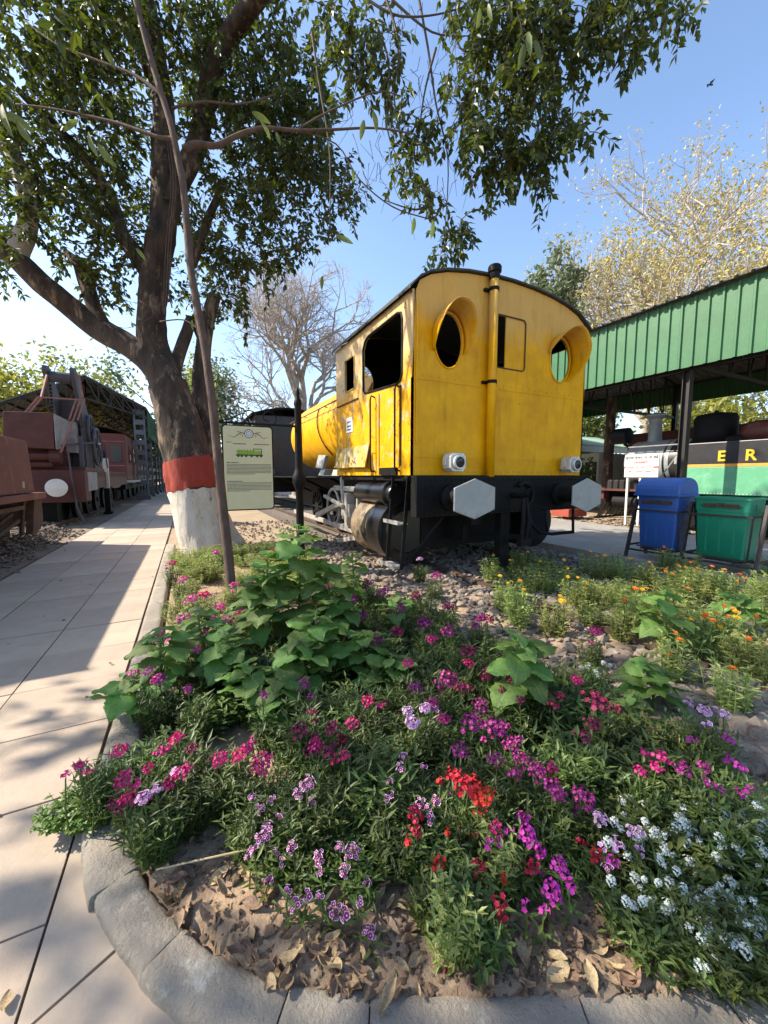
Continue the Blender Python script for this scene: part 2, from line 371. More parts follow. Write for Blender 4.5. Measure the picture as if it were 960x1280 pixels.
# paving that fans round the end of the flower bed, to the right of the path
fan = struct(MB().bb((-.475, -4, -.035), (7, 1.95, -.014)).build('paved_corner', 'joint'))
for pts in ([(-.47, 1.22), (-.18, 1.38), (-.3, 1.93), (-.47, 1.95)], [(-.47, .45), (.02, .55), (.02, 1.2), (-.17, 1.37), (-.47, 1.21)], [(.03, .55), (.03, 1.2), (.95, .75), (.95, .0), (.03, .0)], [(-.47, .44), (.02, .54), (.02, -.3), (-.47, -.3)], [(.96, 0), (.96, .75), (2.6, .2), (2.6, -.3)], [(.03, -.01), (.03, -.8), (2.6, -.8), (2.6, -.31), (.96, -.01)]):
    b = MB(); b.prism([(x, y, -.02) for x, y in pts], 0, (0, 0, .02)); bm = b
    o = b.build('paving_slab', 'slab', fan)
# right path, raised with a kerb face
rp = struct(MB().bb((6.46, -3, -.03), (10.3, 60, .118)).build('path', 'concrete'))
o = MB().bb((6.40, -3, -.03), (6.455, 60, .126)).build('edging', 'kerbstone', rp)
mb = MB(); mb.grid(lambda u, v: (10.3+u*16, -2+v*60, .05+.05*height_noise(u*16, v*60, .6)), 30, 60)
struct(mb.build('dirt_verge', 'sand', smooth=True))
# flower bed soil
KIN = [(-.25, 9.0), (-.25, 1.93), (-.26, 1.77), (-.20, 1.53), (-.10, 1.34), (.02, 1.16), (.225, .96), (.455, .82), (.70, .685), (.93, .575), (1.175, .465), (1.47, .38), (1.97, .21), (2.6, -.03)]
def kin_ok(x, y):
    if y > 1.93: return x > -.26
    for a, b in zip(KIN[1:], KIN[2:]):
        if a[0] <= x <= b[0]: return y > a[1]+(b[1]-a[1])*(x-a[0])/(b[0]-a[0]) - .03
    return x > -.26 and y > 0
def soil_z(x, y): return .055+.03*height_noise(x, y, 1.7)+.018*height_noise(x, y, 6)+.008*height_noise(x, y, 17)
mb = MB(); N1, N2 = 110, 150
mb.v = [(-.40+3.6*i/N1, -.3+8.6*(j/N2)**1.5, 0) for i in range(N1+1) for j in range(N2+1)]
mb.v = [(x, y, soil_z(x, y) if kin_ok(x, y) else -.06) for x, y, z in mb.v]
mb.f = [(i*(N2+1)+j, (i+1)*(N2+1)+j, (i+1)*(N2+1)+j+1, i*(N2+1)+j+1) for i in range(N1) for j in range(N2)]; mb.m = [0]*len(mb.f)
soil = struct(mb.build('soil', 'soil', smooth=True))
# ballast bed of the centre track
def ball_z(x, y):
    e = min(1, max(0, (x-2.95)/.35))*min(1, max(0, (6.3-x)/.5)); return -.02+.085*e+.02*height_noise(x, y, 2)
mb = MB(); mb.grid(lambda u, v: (2.7+3.7*u, -2+62*v**1.6, ball_z(2.7+3.7*u, -2+62*v**1.6)), 40, 130)
ballast = struct(mb.build('ballast', 'ballastbed', smooth=True))
# ------------------------------------------------------------------ kerb round the bed: rounded stones, one object each
kerb = tag(thing('kerb', 'rough grey stone kerb curving round the flower bed', 'kerb', (0, 0, 0)), 'rough grey stone kerb curving round the flower bed', 'kerb')
KC = [Vector((-.36, y, 0)) for y in (9.0, 8.1, 7.2, 6.4, 5.6, 4.8, 4.0, 3.3, 2.6, 1.93)]+[Vector((x, y, 0)) for x, y in ((-.34, 1.75), (-.27, 1.5), (-.165, 1.3), (-.04, 1.11), (.185, .905), (.42, .765), (.67, .63), (.9, .52), (1.145, .41), (1.44, .32), (1.95, .15))]
def crv(t):   # catmull-rom
    i = min(int(t), len(KC)-2); f = t-i; p0, p1, p2, p3 = KC[max(i-1, 0)], KC[i], KC[i+1], KC[min(i+2, len(KC)-1)]
    return .5*((2*p1)+(p2-p0)*f+(2*p0-5*p1+4*p2-p3)*f*f+(3*p1-p0-3*p2+p3)*f**3)
def kerb_stone(t0, t1, hw, h):
    b = MB(); nu, nv = 30, 14; sd = U(0, 50)
    prof = [(-hw, -.05), (-hw, h*.35), (-hw*.97, h*.72), (-hw*.88, h*.92), (-hw*.6, h), (-hw*.2, h*1.01), (.15*hw, h*1.0), (hw*.45, h*1.0), (hw*.72, h*.96), (hw*.9, h*.8), (hw, h*.45), (hw, -.05)]
    rows = []
    for i in range(nu+1):
        t = t0+(t1-t0)*i/nu; p = crv(t); tg = (crv(t+.02)-crv(t-.02)).normalized(); nrm = Vector((-tg.y, tg.x, 0))
        endf = min(1, min(i, nu-i)/1.2)*.06+.94
        for a, z in prof:
            q = p+nrm*a; f = mnoise.noise(Vector((q.x*7+sd, q.y*7, z*9)))*.006+mnoise.noise(Vector((q.x*20+sd, q.y*20, z*22)))*.004+mnoise.noise(Vector((q.x*45, q.y*45+sd, z*40)))*.002
            b.v.append((q.x+f*.7, q.y+f*.7, max(-.05, z*endf+f if z > 0 else z)))
    n = len(prof)
    b.f = [(i*n+j, i*n+j+1, (i+1)*n+j+1, (i+1)*n+j) for i in range(nu) for j in range(n-1)]+[tuple(range(n)), tuple(nu*n+j for j in range(n-1, -1, -1))]
    b.m = [0]*len(b.f)
    return b.build('kerb_stone', 'kerbstone', kerb, auto=60)
ts = [0, 1, 2, 3, 4, 5, 6, 7, 7.8, 8.55, 8.86]
for a, b in zip(ts, ts[1:]): kerb_stone(a+.012, b-.012, .085, .075)
for a, b in ((9.25, 10.9), (10.91, 12.4), (12.41, 13.9), (13.915, 14.75), (14.765, 16.85), (16.87, 18.35), (18.38, 19.9)): kerb_stone(a+.001, b-.001, .070+U(-.003, .003)+(.012 if a < 10 else 0), .056+U(-.004, .004))
# ------------------------------------------------------------------ stones: ballast
def stone_mesh(flat):
    bm = bmesh.new()
    for k in range(11):
        d = rdir(); bm.verts.new((d.x*U(.8, 1.1), d.y*U(.6, .95), d.z*flat*U(.8, 1.1)))
    bmesh.ops.convex_hull(bm, input=bm.verts[:]); 
    loose = [v for v in bm.verts if not v.link_faces]
    for v in loose: bm.verts.remove(v)
    bm.normal_update(); return bm
SM = []
for k in range(10):
    bm = stone_mesh(U(.45, .75)); me = bpy.data.meshes.new('ballast_stone'); bm.to_mesh(me); bm.free(); me.materials.append(M['stone']); SM.append(me)
def stone_pts(n):
    out = []
    while len(out) < n:
        y = -.3+9*random.random()**1.35; x = U(2.0 if y > 1.8 else 2.4, 6.3) if y > 1.8 else U(2.3, 4.6)
        out.append((x, y))
    return out
pts = stone_pts(8200)
def stone_size(x, y): return (U(.028, .055) if random.random() < .75 else U(.055, .085)) if not (y < 1.6 and x < 3.5) else U(.035, .10)
cand = []
for x, y in pts:
    s = stone_size(x, y); p = Vector((x, y, max(ball_z(x, y), soil_z(x, y)-.004 if x < 3.2 else -1)+s*.25))
    u, v, d = proj(p); seen = d > .3 and 380 < u < 970 and 600 < v < 1290
    cand.append((s/d if seen else 0, p, s, seen))
cand.sort(key=lambda t: -t[0])
for k, (q, p, s, seen) in enumerate(cand[:300]):
    inst('ballast_stone', SM[k % 10], ballast, p, Quaternion(rdir(), U(0, .7)) @ Quaternion((0, 0, 1), U(0, 6.28)), s)
mb = MB()
vcache = [([v.co.copy() for v in me.vertices], [tuple(p.vertices) for p in me.polygons]) for me in SM]
def scatter_stones(mb, items):
    for p, s in items:
        vs, fs = random.choice(vcache); r = (Quaternion(rdir(), U(0, .7)) @ Quaternion((0, 0, 1), U(0, 6.28))).to_matrix()*s
        mb.add([r @ v+p for v in vs], fs)
scatter_stones(mb, [(p, s) for q, p, s, seen in cand[300:]])
stuff(mb.build('gravel', 'stones', ballast))
# rubble along the left track and pebbles in the verge
mb = MB(); it = []
for k in range(2600):
    y = U(5, 30); x = -3.45-abs(random.gauss(0, .35)) if random.random() < .8 else U(-5.6, -3)
    it.append((Vector((x, y, .01+max(0, .14-abs(x+4.2)*.1))), U(.02, .06)))
for k in range(500):
    it.append((Vector((U(.6, 3), U(7.5, 13), .0)), U(.02, .06)))
for k in range(900):
    it.append((Vector((U(10.4, 13.4), U(4, 12), .06)), U(.02, .07)))
scatter_stones(mb, it); stuff(mb.build('rubble', 'stones'))
mb = MB(); it = []
for k in range(2300):
    y = U(5.5, 13); dx = random.gauss(0, .28); x = -3.22+dx; top = max(0, .30-abs(dx)*.55)*(1 if y < 11 else .5)
    it.append((Vector((x, y, U(0, top))), U(.025, .06)))
scatter_stones(mb, it); stuff(mb.build('rubble_heap', 'rubblestone'))
# rails of the centre track
def rail(x, y0, y1, z, label):
    b = MB(); b.bb((x-.035, y0, z-.045), (x+.035, y1, z)); b.bb((x-.011, y0, z-.12), (x+.011, y1, z-.045)); b.bb((x-.065, y0, z-.15), (x+.065, y1, z-.12))
    return tag(b.build('rail', 'rust', org=Vector((x, y0, 0))), label, 'rail')
rail(3.30, 1.30, 40, .125, 'rusty rail ending in the stones left of the marigolds, under the yellow engine')
rail(4.92, 2.4, 40, .125, 'rusty rail under the right wheels of the yellow engine beside marigolds')

# ------------------------------------------------------------------ yellow fireless engine
E = thing('steam_locomotive', 'yellow fireless steam locomotive with black buffer beam and weathered cab', 'locomotive', (4.07, 8.5, .12))
XL, XR, YR, YF, ZF, ZE, ZT = 2.47, 5.63, 4.10, 6.75, 1.48, 3.68, 4.08
CX = (XL+XR)/2
arch = [(XL+.05, ZE)]+[(CX+(XR-XL-.1)/2*math.sin(R(a)), ZE+(ZT-ZE)*(math.cos(R(a))**.9 if abs(a) < 90 else 0)) for a in range(-75, 90, 15)]+[(XR-.05, ZE+.06)]
out = [(XL, ZF), (XR, ZF)]+[(XR, 2.66)]+arch[::-1]+[(XL, 2.66)]
OW1, OW2 = ell(3.0, 3.16, .215, .33), ell(5.04, 3.19, .215, .32)
rear = plate('rear_wall', out, [OW1, OW2, rrect(3.78, 2.94, 4.32, 3.63, .06)], .03, lambda u, v, w: (u, YR+w, v), ['cab_yellow', 'interior'], E, inner=True)
def onwall(mb, x0, z0, x1, z1, t=.012): mb.bb((x0, YR-t, z0), (x1, YR, z1))
for x0, x1 in ((XL+.04, 3.6), (3.76, XR-.04)):
    for z in (2.645, 1.70): b = MB(); onwall(b, x0, z, x1, z+.015, .006); b.build('seam', 'cab_yellow', E)
b = MB(); b.bb((2.52, YR-.02, 1.87), (2.545, YR+.0, 3.58)); b.build('corner_trim', 'cab_yellow', E, bevel=.004)
b = MB()
for i in range(26): b.lathe([(.011, 0), (.008, -.008)], (2.5+i*.12, YR, 1.53), 'Y', 6); b.lathe([(.009, 0), (.007, -.007)], (2.5+i*.12, YR, 2.70), 'Y', 6)
for z in np.arange(1.7, 3.6, .11): b.lathe([(.008, 0), (.006, -.006)], (XL+.025, YR, z), 'Y', 6)
stuff(b.build('rivet', 'cab_yellow', E))
# oval window rims, visors, panes
def visor(cx, cz, a, b_, a0, a1, dep):
    m = MB(); n = 30
    def f(u, v):
        th = R(a0+(a1-a0)*u); k = min(1, .10+2.3*min(u, 1-u)) ; k = math.sin(k*math.pi/2)
        fl = 1+.07*v
        return (cx+(a+.03)*math.cos(th)*fl, YR-.002-dep*k*v, cz+(b_+.03)*math.sin(th)*fl+.02*v)
    m.grid(f, n, 6)
    o = m.build('window_visor', 'cab_yellow', E, smooth=True); s = o.modifiers.new('s', 'SOLIDIFY'); s.thickness = .008; return o
def rim(cx, cz, a, b_):
    m = MB(); m.tube([(cx+a*math.cos(t), YR-.006, cz+b_*math.sin(t)) for t in np.linspace(0, 2*math.pi, 33)], .012, 6, cap=False)
    return m.build('window_rim', 'cab_yellow', E, smooth=True)
rim(3.0, 3.16, .22, .335); rim(5.04, 3.19, .22, .325)
visor(3.0, 3.16, .215, .33, 205, -22, .31); visor(5.04, 3.19, .215, .32, 170, -55, .34)
b = MB(); b.prism([(x, YR+.02, z) for x, z in OW2], 0, (0, .004, 0)); pane = b.build('window_pane', 'glass_dark', E)
gl = bpy.data.materials.new('pane_glass'); gl.use_nodes = True
_n = gl.node_tree.nodes; _b = _n['Principled BSDF']; _b.inputs['Base Color'].default_value = (.85, .93, .9, 1); _b.inputs['Transmission Weight'].default_value = 1; _b.inputs['Roughness'].default_value = .02; _b.inputs['IOR'].default_value = 1.02
pane.data.materials[0] = gl
b = MB(); b.tube([(x, YR-.004, z) for x, z in rrect(3.78, 2.94, 4.32, 3.63, .06)+[(4.32, 3.57)]], .009, 5, cap=False); b.build('window_rim', 'rust', E)
b = MB(); b.bb((3.96, YR+.008, 2.93), (4.33, YR+.024, 3.64)); b.build('sliding_shutter', 'cab_yellow', E)
# stove pipe
pp = MB(); pp.lathe([(.058, 1.46), (.058, 4.06)], (3.655, 4.02, 0), 'Z', 20); pp = pp.build('exhaust_pipe', 'cab_yellow', E, smooth=True)
c = MB(); c.lathe([(.063, 4.0), (.070, 4.03), (.070, 4.08), (.086, 4.09), (.088, 4.15), (.075, 4.17)], (3.655, 4.02, 0), 'Z', 20); c.build('pipe_cap', 'black', pp, auto=30)
for z in (3.88, 2.71):
    c = MB(); c.lathe([(.066, z-.022), (.066, z+.022)], (3.655, 4.02, 0), 'Z', 20); c.bb((3.54, 4.06, z-.018), (3.76, 4.098, z+.018)); c.build('pipe_clamp', 'black', pp)
# left and right side walls
big = [(4.34, 2.75), (4.38, 2.68), (4.48, 2.655), (5.48, 2.72), (5.54, 2.77), (5.55, 3.36), (5.48, 3.47), (5.36, 3.52), (4.47, 3.53), (4.37, 3.50), (4.34, 3.42)]
small = rrect(5.88, 2.88, 6.30, 3.40, .04)
so_ = [(YR, ZF), (YF, ZF), (YF, ZE), (YR, ZE)]
plate('side_wall', so_, [big, small], .025, lambda u, v, w: (XL+w-.0+.0, u, v), ['side_yellow', 'interior'], E, inner=True)
plate('side_wall', so_, [big, small], .025, lambda u, v, w: (XR-w, u, v), ['side_yellow', 'interior'], E, inner=True)
fo = [(XL+.03, ZF), (XR-.03, ZF)]+[(x, z) for x, z in arch[::-1]]
plate('front_wall', fo, [ell(3.0, 3.2, .2, .3), ell(5.1, 3.2, .2, .3)], .025, lambda u, v, w: (u, YF-w, v), ['side_yellow', 'interior'], E, inner=True)
b = MB(); b.tube([(XL-.004, y, z) for y, z in big+big[:1]], .016, 6, cap=False); b.build('window_rim', 'black', E)
b = MB(); b.tube([(XL-.004, y, z) for y, z in small+small[:1]], .012, 6, cap=False); b.build('window_rim', 'panel_yellow', E)
# roof
b = MB(); pr = [(XL-.06, ZE-.02)]+[(CX+(x-CX)*1.02, z+.006) for x, z in arch[1:-1]]+[(XR+.05, ZE+.03)]
k = len(pr); b.v = [(x, y, z+dz) for y in (YR-.05, YF+.05) for dz in (0, .024) for x, z in pr]
for i in range(k-1): b.f += [(i, k+i, k+i+1, i+1), (2*k+i, 2*k+i+1, 3*k+i+1, 3*k+i), (k+i, 3*k+i, 3*k+i+1, k+i+1), (i, i+1, 2*k+i+1, 2*k+i)]
b.f += [(0, 2*k, 3*k, k), (k-1, 2*k-1, 4*k-1, 3*k-1)]; b.m = [0]*len(b.f); b.build('roof', 'darkroof', E)
b = MB(); b.tube([(3.05, 4.06, 4.0), (3.05, 4.06, 4.09), (3.09, 4.06, 4.13), (3.13, 4.06, 4.10)], .012, 6); b.build('roof_hook', 'black', E)
# side fittings
b = MB(); b.bb((XL-.02, 5.74, 2.685), (XL, 6.68, 2.705)); b.build('drip_strip', 'rust', E)
for y in (4.97, 4.36): b = MB(); b.bb((XL-.018, y, 1.6), (XL-.002, y+.014, 2.62)); b.build('door_seam', 'rust', E)
b = MB(); b.bb((XL-.012, 4.40, 1.58), (XL-.003, 4.96, 2.62)); b.build('door', 'side_yellow', E)
b = MB(); b.bb((XL-.03, 4.45, 1.485), (XL-.004, 4.95, 1.585)); b.build('door_step', 'black', E)
for y in (4.40, 5.14):
    b = MB(); b.tube([(XL, y, 2.6), (XL-.06, y, 2.62), (XL-.075, y, 2.56), (XL-.075, y, 1.6), (XL-.06, y, 1.54), (XL, y, 1.54)], .013, 8); b.build('handrail', 'black', E, smooth=True)
for y0, y1 in ((5.30, 5.96), (5.98, 6.66)):
    b = MB(); b.prism([(XL-.012, y0, 1.94), (XL-.012, y1, 1.94), (XL-.07, y1+.03, 1.61), (XL-.07, y0+.03, 1.60)], 0, (-.012, 0, .004)); b.build('loose_panel', 'panel_yellow', E)
b = MB(); b.bb((XL-.012, 5.97, 2.20), (XL-.002, 6.24, 2.44)); pl = b.build('number_plate', 'white', E)
b = MB()
for z, n_ in ((2.37, 4), (2.30, 5), (2.245, 4)):
    for i in range(n_): b.bb((XL-.0145, 6.02+i*.19/n_, z-.014), (XL-.0125, 6.02+(i+.75)*.19/n_, z+.014))
stuff(b.build('lettering', 'blueprint', pl))
# headlamps on the beam
for x in (3.0, 5.18):
    h = MB(); h.prism([(x+dx, 3.86, 1.64+dz) for dx, dz in ((-.12, -.07), (-.08, -.115), (.08, -.115), (.12, -.07), (.12, .07), (.08, .115), (-.08, .115), (-.12, .07))], 0, (0, .16, 0)); h.bb((x-.14, 3.93, 1.6), (x-.12, 4.0, 1.7)); h.bb((x-.05, 4.02, 1.58), (x+.05, YR-.001, 1.68))
    h.lathe([(.095, 3.858), (.09, 3.82), (.07, 3.82)], (x, 0, 1.64), 'Y', 18)
    h = h.build('headlamp', 'silver', E, bevel=.006)
    g = MB(); g.lathe([(.068, 3.818), (.05, 3.808), (.0, 3.803)], (x, 0, 1.64), 'Y', 16); g.build('lens', 'glass_dark', h, smooth=True)
# buffer beam, buffers
b = MB(); b.bb((XL, 3.98, .96), (XR, 4.12, 1.475)); b.bb((XL-.05, 4.12, 1.43), (XR+.05, 4.2, 1.476)); b.build('buffer_beam', 'black', E, bevel=.006)
b = MB()
for i in range(40):
    for z in (1.0, 1.42): b.lathe([(.014, 3.98), (.010, 3.968)], (XL+.04+i*.079, 0, z), 'Y', 6)
for x in (2.6, 2.72, 3.45, 3.6, 4.55, 4.7, 5.3, 5.45):
    for z in (1.1, 1.2, 1.3): b.lathe([(.016, 3.98), (.011, 3.966)], (x, 0, z), 'Y', 6)
stuff(b.build('rivet', 'black', E))
for x in (2.98, 4.98):
    b = MB(); b.lathe([(.17, 3.98), (.17, 3.93), (.115, 3.90), (.11, 3.70), (.085, 3.69), (.08, 3.53)], (x, 0, 1.2), 'Y', 20); bf = b.build('buffer', 'black', E, auto=35)
    b = MB(); b.prism([(x+dx, 3.50, 1.2+dz) for dx, dz in ((0, .24), (.30, .135), (.30, -.13), (0, -.235), (-.30, -.13), (-.30, .135))], 0, (0, .03, 0)); b.build('buffer_plate', 'buffergrey', bf, bevel=.008)
# coupling, hoses, brackets
b = MB(); b.tube([(4.05, 3.98, 1.2), (4.05, 3.8, 1.2), (4.05, 3.72, 1.24), (4.05, 3.68, 1.30)], [.04, .04, .035, .02], 8); b.tube([(4.05, 3.78, 1.17), (4.02, 3.75, .9), (4.03, 3.77, .6)], .03, 8); b.tube([(4.10, 3.78, 1.17), (4.12, 3.75, .9), (4.11, 3.77, .6)], .03, 8); b.bb((3.97, 3.73, .52), (4.17, 3.80, .62)); b.build('coupling', 'black', E, smooth=False)
b = MB(); b.tube([(4.22+.17*math.cos(t), 3.93, 1.2+.17*math.sin(t)) for t in np.linspace(-1.2, 2.3, 14)], .028, 8); b.tube([(4.28, 3.93, 1.04), (4.3, 3.9, .8), (4.27, 3.88, .55)], .035, 8); b.build('brake_hose', 'black', E, smooth=True)
b = MB(); b.bb((3.86, 3.99, .20), (4.02, 4.12, .96)); b.bb((3.82, 4.0, .2), (4.06, 4.14, .34)); b.build('guard_bracket', 'black', E, bevel=.01)
b = MB(); b.tube([(4.32, 3.95, .96), (4.36, 3.9, .78), (4.50, 3.88, .66), (4.75, 3.88, .62), (5.22, 3.88, .62)], .025, 8); b.tube([(5.22, 3.88, .6), (5.22, 3.9, .98)], .02, 8); b.tube([(4.68, 3.9, .62), (4.68, 3.95, .98)], .018, 8); b.build('step_bracket', 'black', E, smooth=True)
# footsteps on the left
b = MB()
for y in (4.22, 4.62): b.bar((2.50, y, 1.45), (2.40, y, .27), .018, .05)
b.bar((2.42, 4.22, .3), (2.9, 4.02, .95), .02); b.build('step_hanger', 'black', E)
for z, x in ((.86, 2.44), (.30, 2.39)):
    b = MB(); b.bb((x-.09, 4.22, z-.010), (x+.05, 4.62, z+.010)); b.bb((x-.10, 4.22, z-.010), (x-.09, 4.62, z+.04)); b.build('footstep', 'greymetal', E)
# frames, wheels, underside
b = MB(); b.bb((3.45, 4.3, .55), (3.50, 13.2, 1.4)); b.bb((4.62, 4.3, .55), (4.67, 13.2, 1.4)); b.bb((3.0, 4.7, .42), (5.1, 5.2, .95)); b.bb((3.45, 4.13, .8), (3.6, 4.8, .96)); b.bb((3.5, 4.5, .6), (4.6, 13, .9)); b.build('frame', 'black', E)
def wheel(x, y, r, side):
    w = MB(); w.lathe([(r+.03, -.065*side), (r+.03, -.035*side), (r, -.03*side), (r, .065*side), (r-.06, .065*side), (r-.07, .03*side), (.12, .03*side), (.12, .09*side), (.0, .09*side)][::1 if side > 0 else -1], (x, y, r+.125), 'X', 26)
    return w
for y in (6.9, 8.7, 10.5):
    for x, s in ((3.31, -1), (4.91, 1)):
        o = wheel(x, y, .5, s).build('wheel', 'black', E, auto=40)
        sp = MB(); xx = x+.07*s
        for k in range(12): sp.bar((xx, y, .625), (xx, y+.44*math.cos(k*math.pi/6), .625+.44*math.sin(k*math.pi/6)), .03, .05)
        sp.tube([(xx, y+.45*math.cos(t), .625+.45*math.sin(t)) for t in np.linspace(0, 2*math.pi, 25)], .025, 6, cap=False); sp.build('spoke', 'black', o)
# cylinders (left one in view) and motion
for s, x in ((1, 2.78), (-1, 5.36)):
    c = MB(); c.lathe([(.0, 4.72), (.30, 4.72), (.33, 4.75), (.45, 4.77), (.45, 5.18)], (x, 0, .68), 'Y', 30); cy = c.build('cylinder', 'blackgloss', E, auto=35)
    c = MB(); c.lathe([(.43, 5.18), (.435, 5.19), (.435, 5.80), (.43, 5.82), (.1, 5.82)], (x, 0, .68), 'Y', 30); c.build('cladding', 'tancladding', cy, auto=35)
    c = MB(); c.lathe([(0, 4.62), (.13, 4.62), (.14, 4.64), (.14, 4.73), (.18, 4.74), (.18, 4.84), (.155, 4.85), (.155, 5.82), (.12, 5.83)], (x-.22*s, 0, 1.22), 'Y', 24); c.build('valve_chest', 'blackgloss', cy, auto=35)
b = MB(); b.bb((2.50, 5.82, 1.20), (2.60, 7.05, 1.29)); b.bb((2.50, 5.82, .48), (2.62, 7.15, .58)); b.bb((2.48, 5.84, .42), (2.60, 5.90, 1.32)); b.build('slide_bar', 'rodgrey', E, bevel=.01)
b = MB(); b.bar((2.46, 6.55, .98), (2.46, 8.05, .62), .06, .10); b.bar((2.56, 6.1, .40), (2.56, 7.0, .22), .05, .08); b.build('connecting_rod', 'rodgrey', E, bevel=.008)
b = MB(); b.bar((2.62, 6.9, .5), (2.62, 10.6, .5), .05, .10); b.build('coupling_rod', 'rodgrey', E, bevel=.008)
b = MB(); b.bb((2.46, 6.15, .75), (2.60, 6.55, .98)); b.bb((2.44, 6.22, .60), (2.6, 6.34, 1.18)); b.build('crosshead', 'rodgrey', E, bevel=.01)
b = MB(); b.bar((2.52, 6.65, 1.45), (2.5, 6.5, .7), .05, .12); b.bar((2.40, 6.3, .95), (2.40, 7.3, 1.08), .05, .06); b.build('expansion_link', 'rodgrey', E, bevel=.008)
b = MB(); b.tube([(2.55, 7.2+.34*math.cos(t), .86+.36*math.sin(t)) for t in np.linspace(0, 2*math.pi, 25)], .03, 6, cap=False); b.build('eccentric_ring', 'rodgrey', E, smooth=True)
b = MB(); b.bb((2.5, YF, 1.43), (5.62, 13.8, 1.475)); b.bb((2.5, 4.15, 1.41), (5.62, YF, 1.476)); b.bb((2.5, 13.8, .9), (5.62, 13.95, 1.475)); b.build('running_board', 'black', E)
for y in (7.4, 9.6, 11.8):
    b = MB(); b.bar((2.55, y, 1.43), (3.45, y, 1.0), .04, .06); b.build('bracket', 'black', E)
# tank
TZ, TR, TX = 2.70, 1.03, 4.07
t = MB(); t.lathe([(TR, 6.76), (TR, 12.4), (TR*.97, 12.7), (TR*.85, 12.95), (TR*.5, 13.15), (0, 13.22)], (TX, 0, TZ), 'Y', 48); tank = t.build('tank', 'tank_yellow', E, auto=40)
for y in (7.6, 9.4, 11.2):
    b = MB(); b.lathe([(TR+.006, y-.02), (TR+.012, y), (TR+.006, y+.02)], (TX, 0, TZ), 'Y', 48, caps=False); b.build('tank_band', 'tank_yellow', tank, smooth=True)
b = MB(); th = [R(a) for a in range(150, 226, 8)]
b.tube([(TX+(TR+.03)*math.cos(a), 8.0-.35*(a-R(150)), TZ+(TR+.03)*math.sin(a)) for a in th], .018, 6); b.build('tank_hose', 'black', E, smooth=True); b = MB(); b.tube([(TX+(TR+.03)*math.cos(a), 9.9-.5*(a-R(150)), TZ+(TR+.03)*math.sin(a)) for a in th], .016, 6); b.build('tank_hose', 'black', E, smooth=True); b = MB()
b.tube([(2.93, 7.55, 3.1), (2.88, 7.5, 2.6), (2.86, 7.5, 2.0), (2.9, 7.6, 1.6), (2.9, 7.6, 1.47)], .03, 7); b.build('steam_pipe', 'black', E, smooth=True)
b = MB(); b.tube([(2.98, 6.78, 3.12), (2.98, 12.4, 3.12)], .015, 6)
for y in (7.2, 9.0, 10.8, 12.3): b.tube([(3.07, y, 3.10), (2.98, y, 3.12)], .012, 5)
b.build('handrail', 'rust', E)
b = MB(); b.prism([(2.60, 8.0, 1.48), (2.60, 8.35, 1.48), (2.66, 8.32, 1.62), (2.66, 8.03, 1.62)], 0, (.2, 0, 0)); b.prism([(2.62, 8.1, 1.62), (2.62, 8.6, 1.66), (2.7, 8.62, 1.95), (2.7, 8.12, 1.92)], 0, (.08, 0, 0)); b.build('lubricator', 'greymetal', E, bevel=.01)
b = MB(); b.lathe([(.34, 3.6), (.36, 3.9), (.30, 4.02), (.0, 4.05)], (TX, 9.4, 0), 'Z', 24); b.build('dome', 'tank_yellow', E, smooth=True)
# cab interior
b = MB(); b.bb((XL+.03, YR+.04, 1.47), (XR-.03, YF-.03, 1.50)); b.bb((2.6, 5.9, 1.5), (3.1, 6.7, 2.5)); b.bb((5.0, 5.9, 1.5), (5.5, 6.7, 2.4)); b.tube([(3.3, 5.25, 2.9), (4.6, 5.2, 3.0)], .04, 8); b.tube([(3.5, 5.2, 2.2), (3.5, 5.1, 3.2)], .03, 8); b.build('cab_fittings', 'interior', E)
b = MB(); b.lathe([(.97, 6.72), (.97, 5.3), (.85, 5.1), (.0, 5.0)], (TX, 0, 2.42), 'Y', 28); b.build('tank_end', 'interior', E, smooth=True)
# ------------------------------------------------------------------ black engine ahead of the yellow one
K = thing('steam_locomotive', 'black locomotive standing ahead of the yellow engine, partly behind the board', 'locomotive', (4.07, 20, .1))
b = MB(); b.bb((2.62, 17.0, 1.45), (5.5, 22.5, 4.05)); b.build('body', 'locoblack', K, bevel=.05)
b = MB(); b.grid(lambda u, v: (2.45+3.2*u, 16.8+5.9*v, 4.06+.32*math.sin(math.pi*u)), 12, 2); b.build('roof', 'black', K).modifiers.new('s', 'SOLIDIFY').thickness = .08
b = MB(); b.bb((2.5, 16.6, .95), (5.6, 16.8, 1.45)); b.bb((2.6, 16.8, 1.35), (5.5, 26, 1.45)); b.build('buffer_beam', 'black', K)
for x in (3.05, 5.05):
    b = MB(); b.lathe([(.09, 16.6), (.09, 16.2), (.24, 16.19), (.24, 16.13), (0, 16.10)], (x, 0, 1.2), 'Y', 18); b.build('buffer', 'black', K, auto=40)
for y in (18, 20, 22, 24):
    b = MB(); b.lathe([(.55, -.06), (.55, .06), (.1, .06), (.1, .1), (0, .1)][::-1], (3.25, y, .66), 'X', 20); b.build('wheel', 'black', K)
b = MB()
for i in range(5): b.bar((2.55, 17.2+i*.75, 3.5), (2.55, 18.2+i*.75, 4.1), .05)
b.bar((2.55, 17.2, 3.5), (2.55, 21, 3.5), .05); b.build('side_slat', 'silver', K)
b = MB(); b.tube([(2.7+.2*math.cos(t), 16.55, 1.85+.22*math.sin(t)) for t in np.linspace(0, 6.28, 17)], .035, 6, cap=False); b.bb((2.45, 16.6, 1.4), (2.52, 16.66, 2.3)); b.build('lamp_bracket', 'white', K)
b = MB(); b.lathe([(.13, 1.46), (.17, 1.55), (.17, 1.75), (.12, 1.82), (.04, 1.86)], (3.1, 16.6, 0), 'Z', 8); b.build('lamp', 'creamwall', K)
